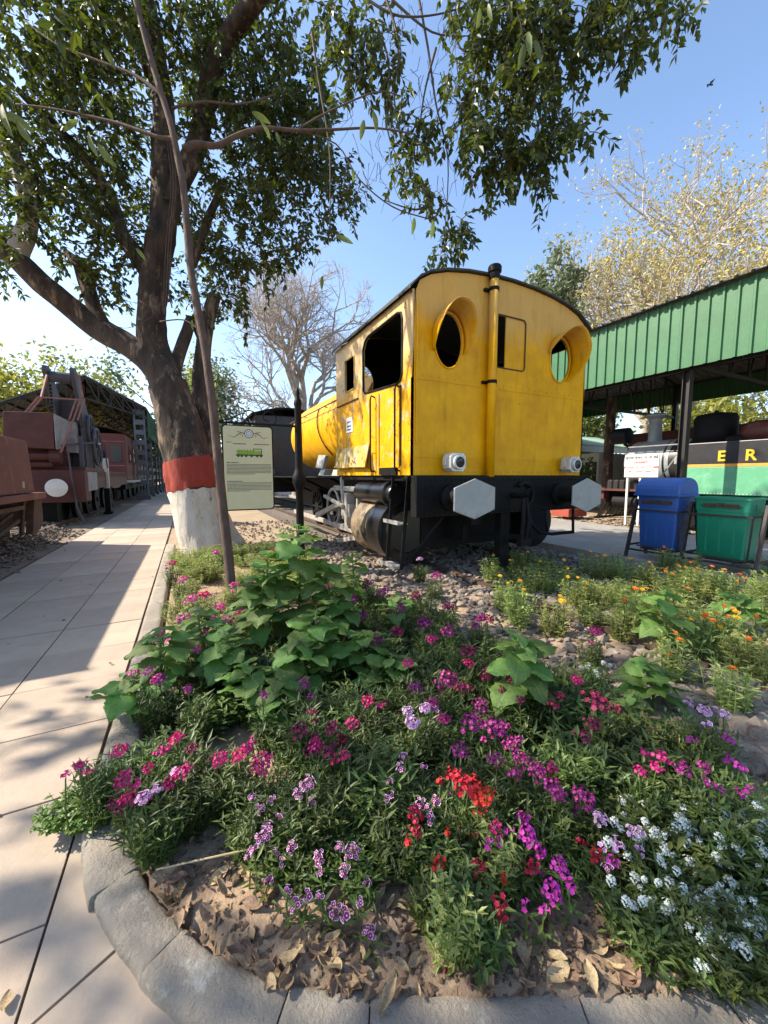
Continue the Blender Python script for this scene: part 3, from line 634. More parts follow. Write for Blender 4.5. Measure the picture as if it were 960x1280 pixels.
b = MB(); b.lathe([(1.0, 22.5), (1.0, 26)], (4.07, 0, 2.6), 'Y', 24); b.build('boiler', 'locoblack', K)
# ------------------------------------------------------------------ information board hanging from a cast post
P = thing('signpost', 'black cast iron post with finial carrying the engine board', 'post', (1.50, 5.75, .04))
b = MB(); b.lathe([(.085, 0), (.085, .12), (.07, .14), (.075, .18), (.062, .22), (.062, .30), (.075, .32), (.06, .35), (.055, 1.22), (.075, 1.26), (.10, 1.34), (.10, 1.42), (.075, 1.48), (.06, 1.53), (.058, 1.56), (.05, 2.45), (.06, 2.48), (.055, 2.53), (.035, 2.57), (.028, 2.61), (.035, 2.64), (.02, 2.70), (.0, 2.74)], (1.50, 5.75, .04), 'Z', 16); b.build('shaft', 'black', P, auto=40)
b = MB(); b.bar((1.46, 5.75, 2.20), (.40, 5.75, 2.20), .03); b.build('arm', 'black', P)
b = MB()
for s in (1, -1):
    b.tube([(.95+s*(.12+.11*math.cos(t)*(1-t/9)), 5.75, 2.30+.1*math.sin(t)*(1-t/9)) for t in np.linspace(-1.6, 5, 22)], .009, 5)
b.tube([(.42, 5.75, 2.22), (.55, 5.75, 2.25), (.72, 5.75, 2.34)], .009, 5); b.build('scroll', 'black', P)
SG = thing('information_board', 'cream engine information board with emblem and green engine picture on black post', 'sign', (.78, 5.74, 2.17))
def bx(x): return .455+.655*x
b = MB(); b.prism([(x, 5.735, z) for x, z in rrect(.44, .985, 1.125, 2.175, .05)], 0, (0, .025, 0)); b.build('frame', 'black', SG)
b = MB(); b.prism([(x, 5.728, z) for x, z in rrect(.458, 1.003, 1.107, 2.157, .04)], 0, (0, .006, 0)); face = b.build('panel', 'creamboard', SG)
def pbar(b, x0, z0, x1, z1): b.bb((.458+x0*.649, 5.7255, 2.157-z1*1.154), (.458+x1*.649, 5.7275, 2.157-z0*1.154))
b = MB()
def line(z, x0, x1, h=.006, gaps=True):
    x = x0
    while x < x1:
        w = U(.02, .07); pbar(b, x, z, min(x+w, x1), z+h); x += w+.010
line(.19, .06, .16); line(.205, .2, .45, .009); line(.205, .62, .94, .009)
line(.43, .05, .30, .008)
for i in range(8): line(.452+i*.0165, .05, .97 if i < 7 else .62, .0062)
line(.655, .05, .36, .008)
for i in range(7): line(.675+i*.0165, .05, .97 if i < 6 else .50, .0058)
b.build('printed_text', 'darktext', face)
b = MB(); cx, cz = .458+.52*.649, 2.157-.085*1.154
for r0, r1 in ((.052, .062),): b.grid(lambda u, v: (cx+(r0+(r1-r0)*v)*math.cos(6.2832*u), 5.7268, cz+(r0+(r1-r0)*v)*math.sin(6.2832*u)), 24, 1)
for s in (1, -1):
    b.tube([(cx+s*(.06+.20*u), 5.727, cz+.02*math.sin(u*7)-.05*u) for u in np.linspace(0, 1, 14)], [.006*(1-.6*u) for u in np.linspace(0, 1, 14)], 4)
    b.tube([(cx+s*(.06+.10*u), 5.727, cz+.035*u*(1-.2*u)) for u in np.linspace(0, 1, 6)], .004, 4)
    b.tube([(cx+s*(.12+.04*math.cos(t)), 5.727, cz-.03+.02*math.sin(t)) for t in np.linspace(0, 4, 10)], .003, 4)
b.build('emblem_scroll', 'darktext', face)
b = MB(); b.prism([(x, 5.7272, z) for x, z in ell(cx, cz, .05, .05, 20)], 0, (0, -.001, 0)); b.mi = 0; em = b.build('emblem', 'white', face)
b = MB(); b.grid(lambda u, v: (cx+(.028+.008*v)*math.cos(6.2832*u), 5.7255, cz+(.028+.008*v)*math.sin(6.2832*u)), 20, 1)
for k in range(6): b.bar((cx, 5.7256, cz), (cx+.026*math.cos(k*1.047), 5.7256, cz+.026*math.sin(k*1.047)), .006, .001)
b.build('emblem_wheel', 'blueprint', face)
b = MB(); pbar(b, .26, .285, .6, .335); pbar(b, .6, .29, .76, .335); pbar(b, .62, .272, .74, .276); b.build('engine_picture', 'printgreen', face)
b = MB(); pbar(b, .24, .335, .80, .35)
for x in (.29, .36, .45, .56, .68, .76): b.prism([(q, 5.7270, z) for q, z in ell(.458+x*.649, 2.157-.355*1.154, .016, .016, 10)], 0, (0, -.001, 0))
pbar(b, .60, .262, .78, .268); pbar(b, .60, .262, .615, .3); pbar(b, .765, .262, .78, .335)
for x in (.3, .36, .42, .48, .54): pbar(b, x, .27, x+.006, .335)
b.build('engine_outline', 'darktext', face)
# ------------------------------------------------------------------ bins on their stand
BS = thing('bin_stand', 'black steel stand holding the blue and green litter bins', 'stand', (6.8, 3.0, .12))
for y in (3.86, 3.06, 2.20):
    b = MB(); b.bar((6.55, y, .10), (6.80, y, 1.08), .035, .06); b.bar((7.15, y, .10), (6.90, y, 1.08), .035, .06); b.bar((6.6, y, .32), (7.1, y, .32), .03); b.bar((6.78, y, 1.06), (6.92, y, 1.06), .03); b.build('leg', 'frameblack', BS)
b = MB(); b.bar((6.60, 2.20, .25), (6.60, 3.86, .25), .03); b.bar((7.10, 2.20, .25), (7.10, 3.86, .25), .03); b.build('rail', 'frameblack', BS)
def bin_(name, label, y0, y1, mt, lid):
    t = thing(name, label, 'litter bin', (6.85, (y0+y1)/2, .3)); yc = (y0+y1)/2; w = (y1-y0)/2
    b = MB(); X0, X1 = 6.62, 7.10; top, bot = 1.17, .30
    def ring(z, s, sx=None):
        sx = sx or s; cx = (X0+X1)/2; hx = (X1-X0)/2*sx; hy = w*s; r = .03
        return [(cx+x, yc+y, z) for x, y in rrect(-hx, -hy, hx, hy, r, 3)]
    rings = [ring(bot, .80), ring(bot+.012, .84), ring(.97, .955), ring(.975, .975), ring(1.14, 1.0), ring(1.14, 1.05), ring(top, 1.05), ring(top, .97), ring(.95, .92), ring(bot+.03, .78)]
    k = len(rings[0])
    for r in rings: b.v += r
    for i in range(len(rings)-1): b.f += [(i*k+j, i*k+(j+1) % k, (i+1)*k+(j+1) % k, (i+1)*k+j) for j in range(k)]
    b.f += [tuple(range(k-1, -1, -1)), tuple((len(rings)-1)*k+j for j in range(k))]; b.m = [0]*len(b.f)
    body = b.build('body', mt, t, auto=40)
    for y in (yc-.5*w, yc+.0*w, yc+.5*w):      # moulded ribs
        b = MB(); b.prism([(X0+.047, y-.012, bot+.06), (X0+.047, y+.012, bot+.06), (X0+.014, y+.012, .93), (X0+.014, y-.012, .93)], 0, (-.010, 0, 0)); b.build('rib', mt, body)
    b = MB(); zz = .92; x0, x1 = X0-.01, X1+.01
    b.bb((x0-.012, y0-.03, zz-.012), (x0+.0, y1+.03, zz+.012)); b.bb((x1, y0-.03, zz-.012), (x1+.012, y1+.03, zz+.012)); b.bb((x0-.012, y0-.04, zz-.012), (x1+.012, y0-.03, zz+.012)); b.bb((x0-.012, y1+.03, zz-.012), (x1+.012, y1+.04, zz+.012))
    b.bb((X0+.01, y0+.02, .315), (X0+.035, y1-.02, .335)); b.bb((X0+.05, y0+.06, .27), (X1-.05, y1-.06, .295)); b.bar((x0+.03, y0-.035, .92), (X0+.12, y0+.03, .30), .018); b.build('hoop', 'frameblack', t)
    b = MB(); b.bb((X0-.028, yc-.22, 1.035), (X0+.012, yc+.22, 1.06))
    for s in (-1, 1): b.bb((X0-.030, yc+s*.13-.07, 1.05), (X0+.008, yc+s*.13+.07, 1.085))
    b.bb((X0-.015, yc-.035, 1.05), (X0+.01, yc+.035, 1.095)); b.build('hinge_bar', 'rust', t)
    b = MB(); b.bb((6.82, y0-.012 if False else yc-w*1.0-.004, 1.02), (6.97, yc-w*.985, 1.09)); 
    for i in range(3): b.bb((6.80, yc-w*1.0-.006, .99+i*.035), (7.0, yc-w*.98, 1.005+i*.035))
    b.build('moulded_mark', mt, t)
    if lid:
        n = 14; prof = []
        for i in range(n+1):
            a = math.pi*i/n; prof.append((6.86-.285*math.cos(a)*1.0, 1.175+.27*math.sin(a)**.75))
        m = MB(); m.prism([(x, y0-.025, z) for x, z in prof], 0, (0, y1-y0+.05, 0)); l = m.build('lid', mt, t, bevel=.02)
        m = MB(); m.bb((6.56, y0-.035, 1.15), (7.16, y1+.035, 1.19)); m.build('lid_rim', mt, t, bevel=.01)
    return t
bin_('litter_bin', 'blue plastic litter bin with a domed lid, hung in the stand', 3.16, 3.76, 'bluebin', True)
bin_('litter_bin', 'open green plastic litter bin without lid, hung in the stand', 2.32, 2.95, 'greenbin', False)
# ------------------------------------------------------------------ right shed
SH = thing('shed', 'open shed with green corrugated fascia on black columns over right hand tracks', 'shed', (14, 10, 0))
XS, ZB, ZTP = 10.0, 3.88, 5.36
def sheet(y0, y1):
    m = MB(); n = int(round((y1-y0)/.25)); p = []
    for i in range(n):
        y = y0+i*.25; p += [(y, 0), (y+.17, 0), (y+.19, -.04), (y+.225, -.04), (y+.245, 0)]
    p.append((y1, 0)); m.v = [(XS+x, y, z) for y, x in p for z in (ZB, ZTP)]
    m.f = [(2*i, 2*i+2, 2*i+3, 2*i+1) for i in range(len(p)-1)]; m.m = [0]*len(m.f); return m
SHW = 4.6
sm = sheet(0, 1.0).mesh('cladding_sheet', 'greensheet')
for k in range(-6, 32): 
    o = inst('cladding_sheet', sm, SH, Vector((0, k*1.0, U(-.01, .01)))-worldloc(SH)); o.location.x += U(-.006, .006)
sm3 = sheet(0, 1.0); sm3.v = [(x, y, z+.72 if z < 5 else z) for x, y, z in sm3.v]; sm3 = sm3.mesh('cladding_sheet', 'greensheet')
for k in range(-6, 32): inst('cladding_sheet', sm3, SH, Vector((2*SHW, k*1.0, 0))-worldloc(SH))
b = MB(); b.bb((XS+.03, -6, ZB+.02), (XS+.09, 32, ZB+.10)); b.bb((XS+.03, -6, ZTP-.1), (XS+.09, 32, ZTP-.02)); b.build('girt', 'steel', SH)
b = MB(); n = 38*4; b.v = []
for i in range(n+1):
    y = -6+i*.25
    for dy, dz in ((0, 0), (.17, 0), (.19, .04), (.23, .04)):
        b.v += [(XS-.18, y+dy, ZTP+.02+dz), (XS+SHW, y+dy, ZTP+1.2+dz), (XS+2*SHW, y+dy, ZTP+.02+dz)]
k = len(b.v)//3
for i in range(k-1): b.f += [(3*i, 3*i+1, 3*i+4, 3*i+3), (3*i+1, 3*i+2, 3*i+5, 3*i+4)]
b.m = [0]*len(b.f); b.build('roof', 'roofsheet', SH)
# ceiling slope seen from below: purlins and trusses
b = MB()
for k in range(9):
    x = XS+.2+k*1.09; z = ZTP+1.2*(1-abs(x-XS-SHW)/SHW)-.06; b.bb((x-.03, -6, z-.1), (x+.03, 32, z))
b.build('purlin', 'steel', SH)
tr = MB(); zb = ZB+.1
tr.bb((XS+.1, -.04, zb-.05), (XS+2*SHW-.1, .04, zb+.05))
for s in (0, 1):
    f = (lambda x: x) if s == 0 else (lambda x: 2*(XS+SHW)-x)
    tr.bar((f(XS+.1), 0, ZTP-.1), (f(XS+SHW), 0, ZTP+1.05), .08)
    for k in range(4):
        x = XS+.2+k; tr.bar((f(x), 0, zb), (f(x+1), 0, ZTP-.1+(x+.9-XS)*.24), .05); tr.bar((f(x+1), 0, zb), (f(x+1), 0, ZTP-.1+(x+.9-XS)*.24), .045)
tm = tr.mesh('truss', 'steel')
for y in (.4, 4.9, 9.4, 13.9, 18.4, 22.9, 27.4): inst('truss', tm, SH, Vector((0, y, 0))-worldloc(SH))
# longitudinal bracing behind the fascia
b = MB(); 
for y in np.arange(.4, 27, 4.5):
    b.bar((XS+.25, y, ZB), (XS+.25, y+4.5, ZTP-.2), .05); b.bar((XS+.25, y, ZTP-.2), (XS+.25, y+4.5, ZB), .05); b.bar((XS+.25, y+2.2, ZB), (XS+.25, y+2.2, ZTP-.2), .05)
b.bb((XS+.2, -6, ZB-.03), (XS+.3, 32, ZB+.06)); b.bb((XS+.2, -6, ZB+.7), (XS+.3, 32, ZB+.76)); b.build('bracing', 'steel', SH)
for y in (.4, 4.9, 9.4, 13.9, 18.4, 22.9, 27.4):
    for x in (XS+.3, XS+2*SHW-.3):
        b = MB(); b.bb((x-.085, y-.075, 0), (x+.085, y-.06, ZTP)); b.bb((x-.085, y+.06, 0), (x+.085, y+.075, ZTP)); b.bb((x-.012, y-.06, 0), (x+.012, y+.06, ZTP)); b.bb((x-.2, y-.2, .02), (x+.2, y+.2, .14)); b.build('column', 'steel', SH)
# rear cladding of the shed roof's far side gives the dark underside
# ------------------------------------------------------------------ small loco ER under the shed
ER = thing('steam_locomotive', 'small tank engine lettered E R with black and pale green tank under the shed', 'locomotive', (12.4, 6, .1))
X0, X1, XC = 11.3, 13.3, 12.3
b = MB(); b.bb((X0, 1.2, 1.02), (X0+.45, 5.35, 1.69)); tk = b.build('side_tank', 'locogreen', ER, bevel=.02)
b = MB(); b.bb((X0-.003, 1.2, 1.755), (X0+.45, 5.35, 2.28)); b.build('side_tank', 'locoblack', ER, bevel=.02)
b = MB(); b.bb((X0-.006, 1.2, 1.688), (X0+.45, 5.36, 1.757)); b.build('lining', 'liningorange', ER)
b = MB(); b.bb((X1-.45, 1.2, 1.02), (X1, 5.35, 2.28)); b.build('side_tank', 'locoblack', ER, bevel=.02)
b = MB()
for i in range(60): b.lathe([(.012, 0), (.008, -.008)], (X0, 1.25+i*.068, 1.05), 'X', 6)
stuff(b.build('rivet', 'white', ER))
for ch, y in (('E', 4.56), ('R', 4.03), ('S', 3.45)):
    text(ch, 'letter', 'letteryellow', ER, (X0-.012, y, 1.93), .34, R(90), R(-90), .004)
b = MB(); b.lathe([(.62, 1.2), (.62, 6.1)], (XC, 0, 1.88), 'Y', 32); bo = b.build('boiler', 'locoblack', ER, auto=40)
for y in (5.55, 5.95, 3.1, 2.4):
    c = MB(); c.lathe([(.628, y-.05), (.632, y), (.628, y+.05)], (XC, 0, 1.88), 'Y', 32, caps=False); c.build('boiler_band', 'locogrey', bo, smooth=True)
b = MB(); b.lathe([(.64, 6.05), (.64, 7.0), (.60, 7.08), (.52, 7.12), (.5, 7.16), (0, 7.2)], (XC, 0, 1.86), 'Y', 32); b.build('smokebox', 'locogrey', ER, auto=40)
b = MB(); b.lathe([(.26, 2.35), (.17, 2.55), (.16, 3.12), (.21, 3.16), (.30, 3.20), (.30, 3.24), (.2, 3.28)], (XC, 6.6, 0), 'Z', 24); b.build('chimney', 'locogrey', ER, auto=40)
b = MB(); b.lathe([(.62, 2.3), (.48, 2.42), (.45, 2.6), (.455, 2.95), (.40, 3.05), (.2, 3.09), (.05, 3.1), (.04, 3.16)], (XC, 5.15, 0), 'Z', 26); b.build('dome', 'black', ER, auto=40)
b = MB(); b.lathe([(.0, 2.30), (.40, 2.34), (.46, 2.5), (.42, 2.68), (.25, 2.78), (0, 2.8)], (XC, 4.15, 0), 'Z', 22); b.build('sand_dome', 'wagonred', ER, smooth=True)
b = MB(); b.lathe([(.20, 7.10), (.24, 7.12), (.24, 7.55), (.21, 7.56), (.20, 7.50), (0, 7.49)], (11.9, 0, 2.68), 'Y', 22); b.bar((11.9, 7.25, 2.45), (12.1, 7.0, 2.2), .08); b.build('headlamp', 'black', ER, auto=40)
b = MB(); b.bb((11.2, 7.35, .78), (13.4, 7.5, 1.12)); b.bb((11.1, 6.3, 1.04), (13.5, 7.5, 1.10)); b.build('buffer_beam', 'maroon', ER)
b = MB(); b.bb((11.45, 1, .55), (13.15, 7.35, 1.0)); b.lathe([(.2, 6.3), (.2, 7.1)], (11.4, 0, .72), 'Y', 18); b.build('frame', 'black', ER)
for y in (2.2, 3.7, 5.4):
    b = MB(); b.lathe([(0, -.06), (.45, -.06), (.45, .05), (0, .05)][::-1], (11.6, y, .55), 'X', 20); b.build('wheel', 'black', ER)
b = MB(); b.bar((11.5, 7.7, .15), (11.5, 7.4, .8), .05); b.bar((13.1, 7.7, .15), (13.1, 7.4, .8), .05); b.bar((11.4, 7.75, .18), (13.2, 7.75, .18), .06)
for i in range(8): b.bar((11.5+i*.22, 7.75, .18), (11.6+i*.2, 7.5, .75), .03)
b.build('cowcatcher', 'black', ER)
b = MB(); b.tube([(11.55, 6.9, 2.3), (11.55, 5.4, 2.3)], .018, 6); b.tube([(11.25, 5.5, 1.95), (11.2, 5.9, 1.3)], .018, 6); b.lathe([(.0, 1.75), (.06, 1.78), (.05, 1.95), (0, 2.0)], (11.2, 5.45, 0), 'Z', 10); b.build('handrail', 'greymetal', ER)
b = MB()
for i in range(6): b.lathe([(.10, 1.1), (.1, 1.32), (.06, 1.36)], (11.3, 6.3+i*.18, 0), 'Z', 10)
b.build('pump', 'steel', ER)
# white notice leaning on it
NT = thing('notice', 'white handwritten notice board on two legs before the grey smokebox', 'sign', (11.05, 6.2, .1))
b = MB(); b.bb((11.02, 5.78, 1.44), (11.05, 6.66, 2.05)); b.build('board', 'white', NT)
b = MB(); b.bb((11.05, 6.22, .1), (11.09, 6.27, 1.9)); b.build('leg', 'white', NT); b = MB(); b.bb((11.05, 6.56, .1), (11.09, 6.61, 1.9)); b.build('leg', 'white', NT)
for s, z, mt, sz in (('कृपया इंजन पर ना चढ़ें', 1.96, 'darktext', .105), ('(धन्यवाद)', 1.83, 'redtext', .10), ('PLEASE DO NOT CLIMB', 1.70, 'redtext', .085), ('OR COUNT PARTS', 1.59, 'redtext', .085)):
    text(s, 'lettering', mt, NT, (11.017, 6.22, z), sz, R(90), R(-90))
b = MB(); b.box((11.3, 8.6, .28), (.9, .7, .26)); tag(b.build('plinth', 'brickred', org=Vector((11.3, 8.6, .15)), bevel=.02), 'low red painted masonry plinth on far side of right path', 'plinth')
b = MB(); b.tube([(10.55, 4.75, .12), (10.5, 4.9, .30), (10.5, 5.2, .42), (10.6, 5.6, .48), (10.7, 6, .44)], .03, 7); tag(b.build('bent_pipe', 'greymetal', org=Vector((10.5, 5, .1))), 'bent grey pipe sticking up beside the blue bin', 'pipe')
# pillar trunk and far structures on the right
b = MB(); b.tube([(13.9, 9.0, 0), (13.9, 9.02, 2), (13.92, 9.0, 4.3)], [.2, .17, .16], 12, wob=.15); tag(b.build('dead_tree', 'bark', org=Vector((13.9, 9, 0))), 'bare brown trunk standing behind the small engine front', 'tree')
F = thing('platform_shelter', 'low shelter with pale green roof far behind the right path', 'shelter', (19, 16, 0))
b = MB(); b.prism([(14.5, 13.2, 3.0), (24, 13.2, 3.0), (24, 16.5, 3.9), (14.5, 16.5, 3.9)], 0, (0, 0, .08)); b.build('roof', 'palegreenroof', F)
b = MB(); b.bb((14.5, 13.15, 2.72), (24, 13.2, 3.0)); b.build('fascia', 'creamwall', F)
for x in (14.8, 17.5, 20.5, 23.5):
    b = MB(); b.bb((x-.08, 13.3, 0), (x+.08, 13.45, 3.0)); b.build('post', 'steel', F)
HB = thing('hut', 'red walled hut with pale front beyond the right path', 'hut', (17, 14.6, 0))
b = MB(); b.bb((15.2, 14.2, 0), (17.4, 16.4, 2.3)); b.build('wall', 'brickred', HB)
b = MB(); b.bb((15.5, 14.17, .9), (16.0, 14.2, 1.5)); b.build('window', 'creamwall', HB)
HC = thing('kiosk', 'white walled kiosk behind the small engine', 'kiosk', (18, 12.5, 0))
b = MB(); b.bb((16.6, 11.2, 0), (21, 13, 2.5)); b.build('wall', 'creamwall', HC)
for k in range(5):
    b = MB(); b.bb((16.57, 11.3+k*.34, .6), (16.6, 11.5+k*.34, 2.1)); b.build('window', 'windowdark', HC)
CW = thing('coach', 'dark red coach standing behind the small engine', 'coach', (19, 6, 0))
b = MB(); b.bb((17.5, -6, 1.2), (20, 10.5, 3.3)); b.build('body', 'maroon', CW)
for k in range(16):
    b = MB(); b.bb((17.46, -5.5+k, 2.2), (17.5, -4.9+k, 2.9)); b.build('window', 'creamwall' if k % 3 else 'windowdark', CW)
# ------------------------------------------------------------------ left shed
LS = thing('shed', 'dark open shed on lattice columns over the tracks at left', 'shed', (-5, 40, 0))
y0, y1 = 28.0, 66.0; xe, xa, xw = -2.05, -5.0, -9.5; ze, za, zw = 5.6, 7.2, 5.0
b = MB(); b.prism([(xe, y0, ze), (xa, y0, za), (xa, y0, za+.06), (xe, y0, ze+.06)], 0, (0, y1-y0, 0)); b.prism([(xw, y0, zw), (xw, y0, zw+.06), (xa, y0, za+.06), (xa, y0, za)], 0, (0, y1-y0, 0)); b.build('roof', 'roofunder', LS)
sm2 = MB(); sm2.bb((xe-.02, 0, 3.9), (xe+.0, 1.0, 5.6))
for i in range(4): sm2.bb((xe, .05+i*.25, 3.9), (xe+.04, .11+i*.25, 5.6))
me = sm2.mesh('cladding_sheet', 'greensheet')
for k in range(36): inst('cladding_sheet', me, LS, Vector((0, y0+.5+k, 0))-worldloc(LS))
tr = MB()
for (xa0, za0, xb0, zb0) in ((xe, ze, xa, za), (xw, zw, xa, za)):
    tr.bar((xa0, 0, za0-.08), (xb0, 0, zb0-.08), .09); tr.bar((xa0, 0, za0-.6), (xb0, 0, zb0-1.25), .08)
    for k in range(5):
        f0, f1 = k/5, (k+1)/5; g = lambda f, lo: (xa0+(xb0-xa0)*f, 0, (za0+(zb0-za0)*f-.08) if not lo else (za0-.6+(zb0-1.25-za0+.6)*f))
        tr.bar(g(f0, True), g(f1, False), .06); tr.bar(g(f1, True), g(f1, False), .05)
me = tr.mesh('truss', 'steel')
for k in range(10): inst('truss', me, LS, Vector((0, y0+.1+k*4.1, 0))-worldloc(LS))
b = MB()
for k in range(7):
    f = (k+.5)/7; b.bb((xe+(xa-xe)*f-.04, y0, ze+(za-ze)*f-.12), (xe+(xa-xe)*f+.04, y1, ze+(za-ze)*f)); b.bb((xw+(xa-xw)*f-.04, y0, zw+(za-zw)*f-.12), (xw+(xa-xw)*f+.04, y1, zw+(za-zw)*f))
b.build('purlin', 'steel', LS)
col = MB()
for s in (-.26, .26): col.bb((s-.05, -.12, 0), (s+.05, .12, 5.55))
for i in range(9): col.bb((-.21, -.125, .3+i*.62), (.21, .125, .60+i*.62))
col.bb((-.4, -.3, -.02), (.4, .3, .25))
me = col.mesh('column', 'columngrey')
for k in range(9): inst('column', me, LS, Vector((-2.5, y0+.6+k*4.1, 0))-worldloc(LS))
# ------------------------------------------------------------------ red tank wagon, crane and coaches on the left track
TW = thing('tender', 'rust red tender at the left edge of the picture', 'tender', (-4.3, 8.6, .1))
b = MB(); b.prism([(-5.7, 10.75, 1.12), (-2.92, 10.75, 1.12), (-2.97, 10.70, 2.20), (-5.7, 10.7, 2.20)], 0, (0, -6.0, 0)); bd = b.build('body', 'wagonred', TW, bevel=.015)
b = MB(); b.bb((-2.95, 10.1, 1.22), (-2.925, 10.22, 1.36)); b.build('opening', 'windowdark', bd)
b = MB(); b.bb((-5.75, 4.7, .98), (-2.84, 11.15, 1.11)); b.bb((-5.3, 11.1, 1.11), (-3.4, 11.3, 1.22)); b.build('underframe', 'wagonred', TW, bevel=.01)
b = MB(); b.bb((-5.3, 3, .02), (-3.55, 11.3, .97)); b.bb((-3.2, 5, .45), (-3.12, 10.6, .97)); b.build('bogie_shade_block', 'black', TW)  # bogie enlarged to a solid black block, standing in for shade below the tender
b = MB(); b.prism([(-2.94, y, z) for y, z in ((10.5, .25), (11.0, .3), (11.2, .5), (11.2, .98), (10.75, .98))], 0, (-.12, 0, 0)); b.build('guard_plate', 'rust', TW)
for y in (6.5, 8.2, 9.8):
    b = MB(); b.lathe([(0, -.06), (.46, -.06), (.46, .06), (.1, .06), (.1, .1), (0, .1)][::-1], (-3.45, y, .56), 'X', 20); b.build('wheel', 'black', TW)
b = MB(); b.bar((-3.3, 9.2, .35), (-3.0, 9.7, .75), .05); b.bar((-3.0, 9.0, .42), (-3.0, 10.0, .60), .05, .07); b.bar((-3.05, 10.25, .3), (-3.0, 10.35, .95), .05); b.bb((-3.1, 9.0, .8), (-2.95, 10.2, .88)); b.build('spring_gear', 'rust', TW)
CR = thing('crane_wagon', 'maroon railway crane with curved jib, counterweight box and spoked gear wheel', 'crane wagon', (-4.0, 16, .1))
b = MB(); b.bb((-5.6, 14.5, .68), (-2.75, 14.62, 1.64)); b.bb((-5.6, 14.62, 1.42), (-2.80, 24.0, 1.64)); b.bb((-2.95, 14.62, .68), (-2.78, 15.4, 1.64)); b.build('underframe', 'maroon', CR, bevel=.015)
b = MB(); b.bb((-2.92, 15.4, 1.05), (-2.80, 24, 1.62)); b.build('side_sill', 'maroon', CR); b = MB(); b.bb((-5.3, 14.65, .02), (-3.5, 24, 1.4)); b.build('bogie_shade_block', 'black', CR); b = MB(); b.bb((-2.79, 15.0, 1.0), (-2.77, 16.4, 1.6)); b.build('side_panel', 'cranelight', CR)  # black block below the crane deck stands in for the shade there
for x in (-3.36, -5.2):
    b = MB(); b.lathe([(.1, 14.5), (.1, 14.2), (.26, 14.18), (.26, 14.12), (0, 14.08)], (x, 0, 1.13), 'Y', 20); b.build('buffer', 'white', CR, auto=40)
for y in (15.9, 17.4, 18.9, 20.5, 22):
    b = MB(); b.lathe([(0, -.06), (.44, -.06), (.44, .06), (.1, .06), (.1, .1), (0, .1)][::-1], (-3.3, y, .55), 'X', 18); b.build('wheel', 'black', CR)
b = MB(); b.prism([(-4.5, 14.3, 2.28), (-3.37, 14.3, 2.24), (-3.35, 14.3, 3.27), (-4.42, 14.3, 3.24)], 0, (0, .9, 0)); b.build('counterweight', 'maroon', CR, bevel=.02)
b = MB(); b.bb((-4.4, 15.2, 2.2), (-3.06, 16.0, 3.15)); b.prism([(-3.345, 14.32, 2.24), (-3.345, 15.2, 2.24), (-3.08, 16.0, 2.24), (-3.08, 16.0, 3.1), (-3.345, 14.32, 3.25)], 0, (.02, 0, 0)); b.build('housing', 'cranelight', CR)
b = MB(); b.bb((-4.7, 14.9, 1.64), (-2.8, 18, 1.75)); b.bb((-4.6, 15.0, 1.7), (-3.3, 16.5, 2.4)); b.tube([(-4.6, 14.6, 2.05), (-3.5, 14.6, 2.05)], .13, 10); b.tube([(-3.55, 14.6, 2.05), (-3.3, 14.6, 2.05)], .22, 12); b.tube([(-4.6, 14.6, 1.8), (-3.5, 14.6, 1.8)], .08, 8); b.build('winch_drum', 'maroon', CR)
def jib(x):
    m = MB(); o_ = [(15.6, 3.0), (15.3, 3.6), (15.0, 4.1), (14.8, 4.4), (14.7, 4.55), (14.75, 4.68), (15.0, 4.72), (15.4, 4.5), (15.9, 4.0), (16.4, 3.4), (16.6, 3.0), (16.6, 1.75), (15.6, 1.75)]
    m.prism([(x, y, z) for y, z in o_], 0, (.10, 0, 0)); return m
for x in (-3.62, -2.98): jib(x).build('jib_plate', 'craneblue', CR)
b = MB(); b.bb((-3.55, 15.9, 1.75), (-2.98, 16.2, 3.9)); b.tube([(-3.5, 15.0, 4.42), (-3.0, 15.0, 4.42)], .16, 14); b.build('jib_pulley', 'craneblue', CR)
b = MB()
for k in range(9): b.box((-3.45, 14.72, 3.3+k*.1), (.05, .04, .07))
b.build('hoist_chain', 'black', CR)
b = MB()
for dx in (-.1, 0, .1): b.bar((-2.72+dx, 14.5, 3.75), (-2.93+dx, 14.5, 3.12), .035)
b.bar((-2.68, 14.6, 3.8), (-2.80, 14.9, 4.5), .05); b.bar((-3.6, 14.5, 3.72), (-2.65, 14.5, 3.72), .04); b.bar((-2.93, 14.5, 3.12), (-3.26, 14.4, 2.15), .05); b.bar((-3.6, 14.5, 3.72), (-3.95, 14.5, 3.2), .05); b.bar((-3.68, 14.5, 3.72), (-4.05, 14.5, 3.2), .05); b.bar((-3.5, 14.7, 4.4), (-3.62, 14.5, 3.72), .05); b.build('tie_rod', 'rodred', CR)
def gear(x, y, z, r):
    m = MB(); m.tube([(x, y+r*math.cos(t), z+r*math.sin(t)) for t in np.linspace(0, 2*math.pi, 29)], .05, 6, cap=False)
    for k in range(6): m.bar((x, y, z), (x, y+r*math.cos(k*math.pi/3+.3), z+r*math.sin(k*math.pi/3+.3)), .05)
    m.lathe([(.1, -.08), (.1, .08)], (x, y, z), 'X', 10); return m
gear(-2.70, 16.4, 2.45, .62).build('gear_wheel', 'craneblue', CR); gear(-2.8, 16.1, 3.0, .45).build('gear_wheel', 'craneblue', CR)
